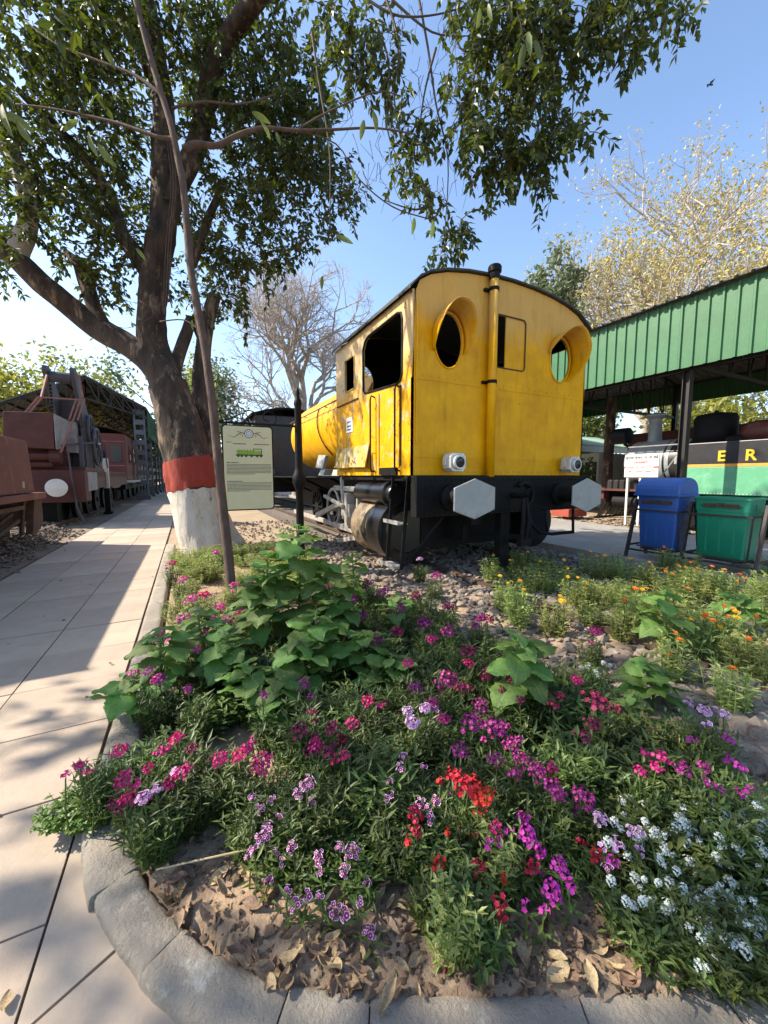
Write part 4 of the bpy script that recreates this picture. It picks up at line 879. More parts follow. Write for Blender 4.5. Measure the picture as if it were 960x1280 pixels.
b = MB(); b.bar((-3.4, 14.6, 2.35), (-2.6, 15.5, 2.55), .06); b.bar((-2.55, 17, 1.75), (-2.6, 17, 2.6), .04); b.bb((-3.3, 16.6, 1.75), (-2.85, 17.6, 2.7)); b.bb((-2.95, 15.0, 1.75), (-2.85, 15.1, 2.7)); b.tube([(-3.1, 14.45, 2.2), (-3.05, 14.4, 1.4), (-2.95, 14.35, .5), (-2.8, 14.3, .1)], .025, 5); b.build('crane_gear', 'craneblue', CR)
CO = thing('coach', 'dark red passenger coach under the left shed behind the crane', 'coach', (-4.3, 35, .1))
b = MB(); b.bb((-5.7, 25.2, 1.25), (-2.9, 60, 3.75)); b.build('body', 'coachred', CO, bevel=.05)
b = MB(); b.grid(lambda u, v: (-5.8+3.0*u, 25.0+35.2*v, 3.74+.38*math.sin(math.pi*u)), 10, 2); b.build('roof', 'roofsheet', CO)
b = MB(); b.bb((-5.8, 24.5, 1.12), (-2.6, 60, 1.24)); b.build('footboard', 'creamwall', CO)
for k in range(18):
    b = MB(); b.bb((-2.905, 26.2+k*1.8, 2.25), (-2.885, 27.2+k*1.8, 3.15)); w = b.build('window', 'windowdark', CO)
    b = MB(); b.tube([(-2.885, 26.2+k*1.8, 2.25), (-2.885, 27.2+k*1.8, 2.25), (-2.885, 27.2+k*1.8, 3.15), (-2.885, 26.2+k*1.8, 3.15), (-2.885, 26.2+k*1.8, 2.24)], .04, 4); b.build('frame', 'wagonred', w)
for x0_, z0_, x1_, z1_ in ((-5.2, 2.2, -4.6, 3.1), (-3.6, 2.2, -3.1, 3.1)):
    b = MB(); b.bb((x0_, 25.17, z0_), (x1_, 25.2, z1_)); b.build('window', 'windowdark', CO)
b = MB(); b.bb((-5.6, 25.15, 2.0), (-2.95, 25.2, 2.06)); b.bb((-5.6, 25.15, 3.3), (-2.95, 25.2, 3.34)); b.bb((-4.2, 25.15, 1.3), (-4.14, 25.2, 3.7)); b.build('moulding', 'rodred', CO)
b = MB(); b.bb((-5.5, 25, .75), (-3.0, 59, 1.1)); b.bb((-5.4, 25.5, .2), (-3.6, 59, .9)); b.build('underframe', 'black', CO)  # lower box is a black mass added to keep the underside dark
for x in (-3.36, -5.25):
    b = MB(); b.lathe([(.1, 25.0), (.1, 24.4), (.28, 24.38), (.28, 24.32), (0, 24.28)], (x, 0, 1.12), 'Y', 18); b.build('buffer', 'white', CO, auto=40)
for k in range(8):
    b = MB(); b.lathe([(0, -.06), (.46, -.06), (.46, .06), (0, .06)][::-1], (-3.3, 26.5+k*2.4, .56), 'X', 16); b.build('wheel', 'black', CO)
b = MB(); b.bb((-3.38, 5, .0), (-3.31, 60, .13)); tag(b.build('rail', 'rust', org=Vector((-3.35, 5, 0))), 'rail of the left track under the red tender and crane', 'rail')
LP = thing('marker_post', 'short square marker post, white above black, between crane and path', 'post', (-2.8, 18.3, 0))
b = MB(); b.bb((-2.89, 18.21, 0), (-2.71, 18.39, 1.0)); b.bb((-2.95, 18.15, 0), (-2.65, 18.45, .08)); b.build('base', 'black', LP)
b = MB(); b.bb((-2.885, 18.215, 1.0), (-2.715, 18.385, 2.15)); b.build('upper', 'creamwall', LP)
b = MB(); b.bb((-2.86, 18.24, 2.15), (-2.74, 18.36, 2.45)); b.build('cap', 'black', LP)
CN = thing('canopy', 'edge of a small green roof at the left border above the tender', 'canopy', (-7, 11.5, 0))
b = MB(); b.prism([(-4.95, 10.5, 2.72), (-4.9, 10.5, 2.95), (-9, 10.5, 4.0), (-9, 10.5, 3.8)], 0, (0, 1.6, 0)); b.build('roof', 'palegreenroof', CN)
b = MB(); b.bb((-6.5, 11.2, 0), (-6.4, 11.3, 3.1)); b.build('post', 'steel', CN)
# ------------------------------------------------------------------ big tree with banded trunk
def smooth_pts(pts, rs, n=6):
    P_ = [Vector(p) for p in pts]; o = []; r = []
    for i in range(len(P_)-1):
        p0, p1, p2, p3 = P_[max(i-1, 0)], P_[i], P_[i+1], P_[min(i+2, len(P_)-1)]
        for k in range(n):
            f = k/n; o.append(.5*((2*p1)+(p2-p0)*f+(2*p0-5*p1+4*p2-p3)*f*f+(3*p1-p0-3*p2+p3)*f**3)); r.append(rs[i]+(rs[i+1]-rs[i])*f)
    o.append(P_[-1]); r.append(rs[-1]); return o, r
BT = thing('tree', 'large dark leaved tree with whitewashed trunk and red painted band', 'tree', (.1, 8.2, 0))
D0 = 7.5
def A(px, py, d=D0): return at(px, py, d)
def limb(name, pts, rs, mt='bark', parent=None, n=14, wob=.25, sm=6):
    p, r = smooth_pts(pts, rs, sm); b = MB(); b.tube(p, r, max(n, 18) if r[0] > .1 else n, wob=wob); return b.build(name, mt, parent or BT, smooth=True)
base = onz(246, 694, 0); base = Vector((.12, 8.15, 0))
def tp(px, py): return at(px, py, 7.42)
# trunk in three painted bands (each its own surface, so the paint has an edge)
tr_pts = [tp(262, 706), tp(256, 680), tp(247, 640), tp(242, 610), tp(237, 581), tp(228, 545), tp(218, 510), tp(209, 480)]
tr_r = [.40, .40, .42, .435, .425, .39, .35, .34]
p, r = smooth_pts(tr_pts, tr_r, 8)
def ragged(b, n, amp):
    for i in list(range(n))+list(range(len(b.v)-n, len(b.v))):
        x, y, z = b.v[i]; b.v[i] = (x, y, z+amp*(mnoise.noise(Vector((x*5, y*5, i > n)))+.6*mnoise.noise(Vector((x*19, y*19, i > n)))))
def seg(name, i0, i1, mt, grow=0.0, pa=BT):
    b = MB(); b.tube(p[i0:i1+1], [x+grow for x in r[i0:i1+1]], 56, wob=.13, cap=not grow)
    if grow: ragged(b, 56, .07)
    return b.build(name, mt, pa, smooth=True)
trunk = seg('trunk', 0, len(p)-1, 'bark')
seg('limewash', 0, 23, 'limewash', .012, trunk); seg('red_band', 23, 33, 'redband', .014, trunk)
p2, r2 = smooth_pts([Vector((.75, 8.75, -.1)), at(264, 640, 8.1), at(262, 600, 8.1), at(258, 540, 8.0), at(252, 480, 8.0), at(256, 420, 8.0), at(268, 370, 8.1)], [.34, .29, .27, .22, .18, .15, .12], 8)
b = MB(); b.tube(p2, r2, 18, wob=.15); st2 = b.build('trunk', 'bark', BT, smooth=True)
b = MB(); b.tube(p2[:11], [x+.01 for x in r2[:11]], 18, wob=.15); b.build('limewash', 'limewash', st2, smooth=True)
b = MB(); b.tube(p2[10:18], [x+.014 for x in r2[10:18]], 18, wob=.15); b.build('red_band', 'redband', st2, smooth=True)
limb('limb', [tp(221, 520), tp(200, 465), A(165, 435), A(110, 402), A(60, 362, 7.2), A(18, 322, 7), A(-40, 285, 6.8), A(-140, 240, 6.4), A(-300, 200, 6)], [.30, .28, .22, .20, .19, .17, .16, .13, .08])
limb('limb', [A(20, 322, 7), A(32, 295, 7), A(35, 265, 6.9), A(22, 205, 6.8), A(5, 165, 6.8), A(-20, 60, 6.8)], [.17, .15, .135, .125, .115, .09], 'palebark')  # pale bark puts the sunlight on this limb into its colour
limb('limb', [A(128, 408), A(118, 385), A(106, 350), A(98, 330), A(80, 312)], [.16, .14, .12, .10, .03])
limb('limb', [tp(218, 510), A(205, 470), A(193, 430), A(190, 380), A(196, 330), A(203, 280), A(206, 225), A(206, 160), A(200, 100), A(192, 50, 7.2), A(180, -10, 7), A(170, -120, 6.5)], [.31, .29, .27, .25, .24, .25, .24, .21, .19, .17, .15, .10])
limb('limb', [A(192, 350), A(172, 320), A(152, 290), A(138, 250), A(122, 220), A(95, 185, 7.2), A(60, 150, 7), A(20, 110, 6.6)], [.18, .16, .14, .12, .10, .08, .07, .04])
limb('limb', [A(198, 300), A(222, 235), A(245, 185), A(256, 130), A(266, 80, 7.2), A(290, 40, 7), A(320, 0, 6.6), A(380, -70, 6), A(470, -120, 5.6), A(600, -150, 5.3), A(720, -140, 5.1)], [.20, .20, .19, .17, .17, .16, .15, .12, .09, .06, .03])
limb('limb', [A(262, 125), A(238, 195), A(222, 240)], [.12, .16, .18])
limb('limb', [A(190, 90), A(175, 60), A(156, 28), A(152, 22)], [.16, .13, .11, .10])
limb('limb', [A(238, 330, 7.9), A(250, 300, 7.9), A(262, 270, 7.9), A(282, 225, 7.9)], [.11, .09, .08, .05])
limb('limb', [A(252, 430, 8), A(240, 400, 8), A(232, 420, 7.8), A(215, 470, 7.6)], [.05, .09, .12, .14])
# crown: sprays of drooping leaves
def spray(bl, bt, p0, d, n, L, droop, leafL, thick=.006):
    pts = [p0.copy()]; d = d.normalized(); st = L/n
    for i in range(n):
        d = (d+Vector((0, 0, -droop))+rdir()*.18).normalized(); p1 = pts[-1]+d*st; pts.append(p1)
        for s in (1, -1):
            if random.random() < .88:
                sd = d.cross(Vector((0, 0, 1)))
                if sd.length < .1: sd = rdir()
                ld = (d*.45+sd.normalized()*s*.75+Vector((0, 0, -.45))+rdir()*.6).normalized()
                bl.leaf(p1, ld, rdir()*.8+Vector((0, 0, 1)), leafL*U(.7, 1.25), leafL*U(.40, .56))
    bl.leaf(pts[-1], d+Vector((0, 0, -.3)), Vector((0, 1, .3)), leafL, leafL*.4)
    if bt is not None: bt.tube(pts, [thick*(1-.7*i/n) for i in range(n+1)], 4, cap=False)
crown = MB(); tw = MB()
def clump(px, py, rp, d, dens=1.0, leaf=.135, dd=.8, hang=.14):
    rad = rp*d/FPX; n = int(dens*42*(rad/.55)**2)+2
    c = at(px, py, d)
    for k in range(n):
        o = Vector((random.gauss(0, .45), random.gauss(0, .45), random.gauss(0, .45)))*rad
        o += (c-CAM).normalized()*U(-dd, dd)
        spray(crown, tw, c+o+Vector((0, 0, .15)), rdir()+Vector((0, 0, .1)), random.randint(5, 8), U(.3, .5), hang, leaf)
view = [(30, 30, 60, 6), (90, 40, 60, 6.5), (150, 60, 55, 7), (20, 100, 50, 6.4), (75, 110, 55, 6.8), (140, 130, 50, 7), (30, 180, 50, 6.8), (90, 190, 50, 7), (150, 210, 40, 7.4), (60, 250, 50, 7), (110, 270, 45, 7.2), (150, 320, 40, 7.5), (20, 240, 40, 6.8), (10, 300, 35, 7), (60, 305, 30, 7.2), (120, 355, 28, 7.6), (230, 60, 45, 7.4), (240, 20, 50, 7), (300, 90, 50, 7.4), (330, 130, 50, 7.6), (280, 150, 45, 7.8), (350, 60, 40, 7.2), (370, 150, 40, 7.6), (320, 190, 50, 7.8), (270, 230, 40, 8), (370, 210, 45, 7.8), (400, 235, 38, 7.8), (330, 250, 45, 8), (385, 190, 35, 7.8), (290, 290, 38, 8), (350, 300, 35, 8), (395, 290, 28, 8), (310, 345, 32, 8.2), (265, 330, 35, 8.2), (345, 335, 22, 8.2), (300, 390, 24, 8.4), (285, 350, 25, 8.2), (440, 240, 20, 7.6), (420, 260, 22, 7.7), (160, 10, 50, 6.6), (230, 120, 30, 8.2), (170, 170, 35, 8.2), (235, 270, 30, 8.4), (185, 255, 30, 8.5), (120, 10, 45, 6.2), (300, 20, 45, 7.2), (5, 345, 14, 7), (400, 130, 25, 7.5),
        (380, 110, 26, 7.4), (350, 170, 40, 7.9), (240, 380, 26, 8.3), (175, 350, 25, 8.0), (140, 380, 20, 8)]
for c in view: clump(*c, dens=.78)
for c in [(435, 40, 26, 5.6), (462, 80, 24, 5.6), (430, 85, 22, 5.6), (470, 45, 20, 5.6), (400, 25, 22, 5.8), (450, 105, 12, 5.6)]: clump(*c, dens=1.1, leaf=.13, dd=.3, hang=.4)
over = [(600, 20, 40, 5.4), (640, 50, 42, 5.2), (610, 70, 36, 5.4), (680, 30, 40, 5.1), (690, 80, 34, 5.2), (650, 110, 38, 5.2), (735, 20, 38, 5), (720, 70, 32, 5.1), (770, 45, 34, 5), (795, 60, 20, 5), (790, 85, 16, 5), (680, 130, 30, 5.2), (650, 165, 32, 5.3), (620, 150, 26, 5.3), (705, 165, 25, 5.2), (722, 180, 17, 5.2), (690, 190, 22, 5.3), (640, 200, 30, 5.4), (605, 205, 28, 5.4), (665, 215, 26, 5.4), (680, 230, 20, 5.4), (620, 230, 24, 5.4), (595, 190, 22, 5.4), (770, 5, 30, 5), (820, 5, 26, 5), (855, 8, 20, 5), (560, 300, 18, 5.5), (575, 295, 12, 5.5), (552, 312, 12, 5.5), (545, 270, 14, 5.5), (560, 325, 6, 5.5), (540, 250, 11, 5.5), (500, 150, 14, 5.5), (525, 180, 14, 5.5), (515, 200, 14, 5.5), (545, 160, 16, 5.5), (500, 90, 14, 5.5), (560, 120, 16, 5.4), (495, 60, 10, 5.5), (575, 160, 16, 5.4), (520, 240, 8, 5.5), (505, 215, 10, 5.5), (490, 120, 10, 5.5), (598, 125, 26, 5.3), (640, 0, 40, 5.2)]
for c in over: clump(*c, dens=1.15, leaf=.125, dd=.35, hang=.32)
# crown clumps outside the frame, unseen, added to shade the bed and path
nout = 0
while nout < 100:
    c = Vector((U(-9.5, .5), U(.2, 7.0), U(4.8, 8.8))) if nout < 80 else Vector((U(-9.8, -5.2), U(2.2, 6.2), U(5, 8)))
    if inframe(c, 90): continue
    nout += 1
    for k in range(8):
        spray(crown, None, c+Vector((random.gauss(0, .45), random.gauss(0, .45), random.gauss(0, .35))), rdir(), 6, .5, .2, .17)
# thin hanging twigs against the sky
for pts in ([(520, -20), (535, 60), (545, 130), (560, 200), (556, 290)], [(480, -10), (500, 60), (492, 110), (505, 190), (530, 240)], [(560, 0), (575, 60), (600, 60)], [(470, 30), (486, 80), (484, 160), (505, 215)], [(490, 0), (540, 40), (588, 45)], [(600, 60), (585, 130), (575, 170)], [(545, 60), (530, 120), (520, 200)], [(700, 60), (690, 140), (705, 170)], [(660, 100), (680, 170), (670, 210)], [(390, 40), (400, 110), (412, 190), (412, 280)], [(540, 250), (520, 262), (480, 250)], [(460, 0), (500, 20), (560, 15), (620, -10)], [(640, -40), (650, 60), (640, 150), (620, 210)], [(730, -50), (740, 20), (720, 90), (715, 160)]):
    P_ = [at(x, y, 5.45+.05*random.random()) for x, y in pts]; pp_, rr_ = smooth_pts(P_, list(np.linspace(.020, .006, len(P_))), 5); tw.tube(pp_, rr_, 5, cap=False)
for k in range(120):
    x, y = U(430, 600), U(0, 250); p0 = at(x, y, 5.5); tw.tube([p0, p0+Vector((U(-.1, .1), U(-.1, .1), U(-.25, -.1))), p0+Vector((U(-.25, .25), U(-.2, .2), U(-.5, -.2)))], [.005, .004, .002], 3, cap=False)
crown.build('crown', 'leafdark', BT); tw.build('twigs', 'twig', BT)
# vines on the trunk
b = MB()
for x, d in ((208, 7.0), (214, 7.0), (211, 6.95)):
    b.tube(smooth_pts([at(x, 170, d), at(x+6, 230, d), at(x, 300, d), at(x-3, 360, d), at(x+U(-8, 4), 385, d)], [.012]*5, 5)[0], .012, 5)
b.tube(smooth_pts([at(208, 370, 7), at(190, 395, 6.9), at(160, 410, 6.9), at(135, 405, 7), at(108, 410, 7)], [.006]*5, 5)[0], .006, 4); b.build('vine', 'youngbark', BT, smooth=True)
# ------------------------------------------------------------------ slender young tree in the bed
YT = thing('young_tree', 'slender young tree with thin leaning stem rising from the flower bed', 'tree', tuple(onz(291, 752, .04)))
DY = 4.45
stem_px = [(291, 760), (286, 700), (279, 640), (272, 570), (266, 510), (257, 440), (247, 385), (238, 330), (230, 240), (222, 195), (212, 150), (198, 105), (185, 60), (172, 10), (160, -40)]
limb('trunk', [at(x, y, DY) for x, y in stem_px], list(np.linspace(.056, .027, len(stem_px))), 'youngbark', YT, 10, .12, 4)
def ybr(pts, r0, d): limb('branch', [at(x, y, d+.05*i) for i, (x, y) in enumerate(pts)], list(np.linspace(r0, .008, len(pts))), 'youngbark', YT, 7, .1, 4)
ybr([(230, 186), (245, 180), (270, 182), (300, 168), (330, 160), (370, 163), (415, 162), (470, 160), (520, 168)], .040, DY)
ybr([(222, 172), (200, 172), (150, 155), (110, 145), (60, 135), (20, 130)], .025, DY)
ybr([(204, 120), (170, 95), (120, 75), (70, 55), (30, 25)], .02, DY)
ybr([(215, 135), (255, 127), (300, 130), (345, 118)], .016, DY)
ybr([(370, 163), (410, 140), (470, 115), (500, 120)], .012, DY+.3)
ybr([(370, 163), (420, 180), (450, 225), (490, 258), (530, 272), (545, 275)], .008, DY+.3)
ybr([(252, 415), (230, 400), (200, 402)], .008, DY); ybr([(255, 425), (245, 405), (240, 300), (225, 230)], .008, DY)
def longleaf():
    b = MB(); b.grid(lambda u, v: ((v-.5)*.30*math.sin(math.pi*min(1, u*.93+.05))**.8, u, -.18*u*u+.10*abs(v-.5)*math.sin(math.pi*u)), 8, 2); return b.mesh('leaf', 'longleaf', smooth=True)
LLM = longleaf()
for x, y, s, ang in ((110, 165, .24, -75), (122, 180, .26, -55), (98, 150, .2, -150), (112, 140, .22, 80), (5, 140, .3, -30), (20, 150, .28, -60), (2, 130, .3, -80), (455, 150, .18, -100), (466, 138, .2, -75), (440, 210, .13, -80), (403, 345, .13, -95), (420, 295, .18, -20), (315, 140, .2, -30), (325, 150, .2, -55), (170, 310, .14, -50), (345, 165, .12, -70), (660, 40, .24, -85), (655, 55, .26, -100), (668, 50, .22, -70), (600, 10, .2, -95), (610, 5, .18, -80), (240, 400, .1, -90), (518, 272, .18, -95), (541, 275, .2, -90), (130, 60, .2, -60), (60, 20, .22, -80)):
    d = DY*(.88 if x < 500 else 1.0)
    dirv = RT*math.cos(R(ang))+UP*math.sin(R(ang)); z = -FW*U(.6, 1)+rdir()*.5; yv = dirv.normalized(); zv = (z-yv*z.dot(yv)).normalized(); xv = yv.cross(zv)
    q = Matrix((xv, yv, zv)).transposed().to_quaternion()
    inst('leaf', LLM, YT, at(x, y, d)-worldloc(YT), q, s)

# ------------------------------------------------------------------ background trees
def recurse(b, p, d, L, r, lev, ends, spread=.55, up=.05, mn=3):
    n = 3; pts = [p]; dd = d.normalized()
    for i in range(n):
        dd = (dd+rdir()*.16+Vector((0, 0, up))).normalized(); pts.append(pts[-1]+dd*(L/n))
    b.tube(pts, [r*(1-.35*i/n) for i in range(n+1)], 7 if lev > 3 else (5 if lev > 1 else 3), cap=False)
    if lev == 0: ends.append((pts[-1], dd)); return
    for k in range(mn if lev > 1 else 2+(random.random() < .6)):
        recurse(b, pts[-1] if k < 2 else pts[-2], (dd+rdir()*spread*1.3).normalized(), L*U(.62, .85), r*.62, lev-1, ends, spread, up, mn)
def bg_tree(name, label, cat, base, h, lean, r, lev, leafmat, nleaf, leafL, spread=.55, barkm='palebark', puff=.5, group=None, mn=3, f0=.3):
    t = thing(name, label, cat, base, group); b = MB(); ends = []
    base = Vector(base); d = Vector(lean).normalized()
    recurse(b, base-Vector((0, 0, .2)), d, h*f0, r, lev, ends, spread, .06, mn)
    b.build('trunk', barkm, t, smooth=True)
    if nleaf:
        m = MB()
        for k in range(nleaf):
            e, dd = random.choice(ends); m.leaf(e+rdir()*abs(random.gauss(0, puff)), rdir()+Vector((0, 0, -.3)), rdir(), leafL*U(.6, 1.3), leafL*U(.4, .7))
        m.build('crown', leafmat, t)
    return t
bg_tree('bare_tree', 'leafless grey tree with spreading twigs behind the engine boiler', 'tree', (6.9, 27, 0), 19, (.06, 0, 1), .42, 8, None, 0, 0, .66, f0=.235)
bg_tree('bare_tree', 'smaller leafless tree low behind the information board', 'tree', (5.0, 33, 0), 11, (.0, 0, 1), .22, 6, None, 0, 0, .6)
bg_tree('tree', 'tall sparse tree with pale golden leaves above the green shed', 'tree', (33.5, 13.3, 0), 26, (-.04, .0, 1), .5, 7, 'leafgold', 17000, .20, .62, 'palebark', .7, f0=.25)
bg_tree('tree', 'lower golden sparse tree left of the tall one behind the green shed', 'tree', (34, 18.5, 0), 23, (-.15, 0, 1), .4, 6, 'leafgold', 15000, .20, .66, 'palebark', .9, f0=.26)
bg_tree('tree', 'grey green feathery tree beyond the shed roof corner', 'tree', (38, 26, 0), 20, (0, 0, 1), .3, 5, 'leafgrey', 3200, .3, .5, 'palebark', .9)
def bush(name, label, cat, c, rx, ry, rz, n, leafmat, leafL, group=None, stem=True):
    t = thing(name, label, cat, (c[0], c[1], 0), group); m = MB(); cl = [Vector((random.gauss(0, .5)*rx, random.gauss(0, .5)*ry, random.gauss(0, .5)*rz)) for _ in range(34)]
    for k in range(n):
        q = random.choice(cl)+Vector(c)+Vector((random.gauss(0, .16)*rx, random.gauss(0, .16)*ry, random.gauss(0, .16)*rz))
        if q.z < .05: q.z = U(.05, .6)
        m.leaf(q, rdir()+Vector((0, 0, -.2)), rdir(), leafL*U(.6, 1.3), leafL*U(.4, .6))
    m.build('crown', leafmat, t)
    b = MB(); b.tube([(c[0], c[1], -.1), (c[0]+.1, c[1], c[2]*.5), (c[0], c[1], c[2])], [.2, .15, .06], 7)
    for k in range(7): q = random.choice(cl)+Vector(c); b.tube([(c[0], c[1], c[2]*U(.35, .8)), q], [.07, .02], 5)
    b.build('trunk', 'bark', t); return t
bush('tree', 'small broad leaved evergreen rising behind the cab roof', 'tree', (21.0, 17.2, 12.0), 1.9, 1.5, 2.3, 2600, 'leafgrey', .36)
bush('tree', 'yellow green tree behind the crane jib at left', 'tree', (-9.5, 34, 6.3), 5, 3, 3.6, 7000, 'leafyellow', .36)
bush('tree', 'olive green tree at the far left border behind the tender', 'tree', (-17, 26, 5.5), 4.5, 3, 4, 6000, 'leafmid', .36)
bush('tree', 'dark evergreen tree behind the banded trunk', 'tree', (1.2, 34, 7), 3.6, 2.5, 4.5, 8000, 'leafgrey', .36)
bush('tree', 'bright green low tree seen between the two banded trunks', 'tree', (.75, 19, 4.3), .7, .8, 2.0, 1300, 'leafherb', .22)
bush('tree', 'dark tree beyond the left path end under the shed eave', 'tree', (-1.0, 72, 5), 4, 3, 5, 5000, 'leafmid', .5)
for i, (x, y, z, rx, rz, mt, lab) in enumerate(((30, 1, 4.2, 5, 3.0, 'leafyellow', 'sunlit yellow green tree behind the sand dome of the small engine'), (30, 8.5, 4.3, 5, 3.2, 'leafyellow', 'sunlit olive tree behind the black dome of the small engine'), (31, 15, 4.4, 5, 3.6, 'leafyellow', 'sunlit pale tree beyond the grey chimney'), (31, 23, 4, 5, 3.5, 'leafmid', 'green tree beyond the pale roofed shelter'), (31, -7, 4, 5, 3.0, 'leafmid', 'green tree at the right border beyond the shed'), (22, 34, 3.5, 5, 3.5, 'leafmid', 'green tree seen past the right side of the yellow cab'))):
    bush('tree', lab, 'tree', (x, y, z), rx, 2.5, rz, 4500, mt, .42)
b = MB()
for k in range(70):
    a = U(0, 6.28); q = Vector((16.5+random.gauss(0, .25), 4.0+random.gauss(0, 1.2), 1.9)); d = Vector((math.cos(a)*.5, math.sin(a)*.5, 1)).normalized()
    for s in range(3): b.leaf(q+d*s*.5, d+Vector((math.cos(a), math.sin(a), 0))*.35*s, Vector((-d.y, d.x, .2)), .75, .09)
pa = thing('potted_palm', 'spiky strap leaved plant behind the red sand dome', 'plant', (16.5, 4, 0)); b.build('leaves', 'leafmid', pa); b = MB(); b.bb((16, 1.8, 0), (17, 6.2, 1.95)); b.build('planter', 'creamwall', pa)
bush('shrub', 'dark shrub growing in front of the red hut', 'shrub', (14.6, 11.2, 1.3), .8, .7, .9, 900, 'leafmid', .2)
# ------------------------------------------------------------------ flower bed plants
def herb(name, n, h, rad, leafL, lw, mt, pairs=5, up=1.2, flat=.4):
    b = MB(); 
    for k in range(n):
        a = U(0, 6.28); rr = rad*math.sqrt(random.random()); p0 = Vector((rr*math.cos(a)*.5, rr*math.sin(a)*.5, 0)); p1 = Vector((rr*math.cos(a), rr*math.sin(a), h*U(.55, 1.05)))
        b.tube([p0, p0.lerp(p1, .5)+rdir()*.01, p1], [.0022, .002, .0012], 3, cap=False)
        for i in range(pairs):
            q = p0.lerp(p1, (i+.6)/pairs)
            for s in (0, 1):
                aa = U(0, 6.28); d = Vector((math.cos(aa), math.sin(aa), up*U(.0, .9)-flat*.3)).normalized()
                b.leaf(q, d, Vector((0, 0, 1)), leafL*U(.6, 1.2), lw*U(.7, 1.2))
    return b.mesh(name, mt)
FOL = [herb('foliage', 40, .27, .15, .062, .013, 'leafbed', 6) for _ in range(4)]
FOLB = [herb('foliage', 34, .22, .15, .075, .020, 'leafbed', 5, .9) for _ in range(3)]
FOLH = [herb('foliage', 34, .30, .16, .05, .016, 'leafherb', 7, .8) for _ in range(3)]
FOLA = [herb('foliage', 60, .16, .17, .040, .011, 'leafbed', 5, .8) for _ in range(3)]
FOLC = [herb('foliage', 120, .10, .17, .030, .030, 'leafclover', 2, .2) for _ in range(2)]
def florets(name, mts, n, rad, fr, kind=0):
    """cluster of small five petalled flowers on a dome"""
    b = MB()
    for k in range(n):
        u = (k+.5)/n; a = k*2.39996; rr = math.sqrt(u); th = rr*U(.85, 1.15)
        nrm = Vector((math.sin(th)*math.cos(a), math.sin(th)*math.sin(a), math.cos(th)))
        c = Vector((nrm.x*rad*U(.8, 1.35), nrm.y*rad*U(.8, 1.35), nrm.z*rad*.5+U(-.012, .008))); nrm = (nrm+rdir()*.45).normalized()
        t = nrm.orthogonal().normalized(); s = nrm.cross(t); R0 = fr*U(.8, 1.15); ph = U(0, 6.28)
        def ringp(r_, lift, scal): return [c+nrm*lift+(t*math.cos(ph+2*math.pi*i/10)+s*math.sin(ph+2*math.pi*i/10))*r_*(1 if i % 2 else scal) for i in range(10)]
        if kind == 2:    # tiny four petalled
            for i in range(4):
                d = (t*math.cos(ph+i*1.57)+s*math.sin(ph+i*1.57)); b.leaf(c, d+nrm*.15, nrm, R0, R0*.8)
            continue
        rings = [ringp(R0*.18, .002, 1), ringp(R0*.34, .001, 1), ringp(R0*.74, .002, .95), ringp(R0, .004, .76)]
        o = len(b.v)
        for r_ in rings: b.v += [tuple(x) for x in r_]
        b.f.append(tuple(o+i for i in range(10))); b.m.append(1)
        for j in range(3):
            for i in range(10):
                b.f.append((o+j*10+i, o+(j+1)*10+i, o+(j+1)*10+(i+1) % 10, o+j*10+(i+1) % 10)); b.m.append((0, 0, 2)[j] if j else 0)
        q = c-nrm*.018; b.tube([q, c], [.002, .004], 4, cap=False); 
    return b.mesh(name, mts)
HEAD = {}
for key, mts, n in (('magenta', ['bloom_magenta', 'bloom_eye', 'bloom_magenta'], 20), ('purple', ['bloom_purple', 'bloom_eye', 'bloom_purple'], 20), ('crimson', ['bloom_crimson', 'bloom_crimson', 'bloom_crimson'], 20), ('red', ['bloom_red', 'bloom_red', 'bloom_red'], 18), ('orchid', ['bloom_orchid', 'bloom_orchid', 'bloom_orchid'], 16), ('pink', ['bloom_pink', 'bloom_eye', 'bloom_pink'], 18), ('rimmed', ['bloom_purple', 'bloom_paleedge', 'bloom_paleedge'], 12), ('pale', ['bloom_palepurple', 'bloom_eye', 'bloom_paleedge'], 14)):
    HEAD[key] = [florets('flower_head', mts, nn, .046*math.sqrt(nn/18), .0125) for nn in (n, max(5, n//2), max(3, n//5))]
ALY = [florets('flower_head', ['bloom_whitebloom'], n, .017*math.sqrt(n/40), .0046, 2) for n in (60, 40, 24)]
def daisy(mt, r=.024):
    b = MB()
    for ring, (rr, up) in enumerate(((1, .15), (.72, .4))):
        for i in range(13):
            a = i*6.2832/13+ring*.2; d = Vector((math.cos(a), math.sin(a), up)); b.leaf(Vector((0, 0, .002*ring)), d, Vector((0, 0, 1)), r*rr, r*.42)
    b.mi = 1; b.lathe([(.0, .004), (r*.32, .006), (r*.2, .010), (0, .011)], (0, 0, 0), 'Z', 8, caps=False); return b.mesh('flower_head', [mt, 'bloom_orange'])
DZ = {'yellow': daisy('bloom_yellow'), 'orange': daisy('bloom_orange')}
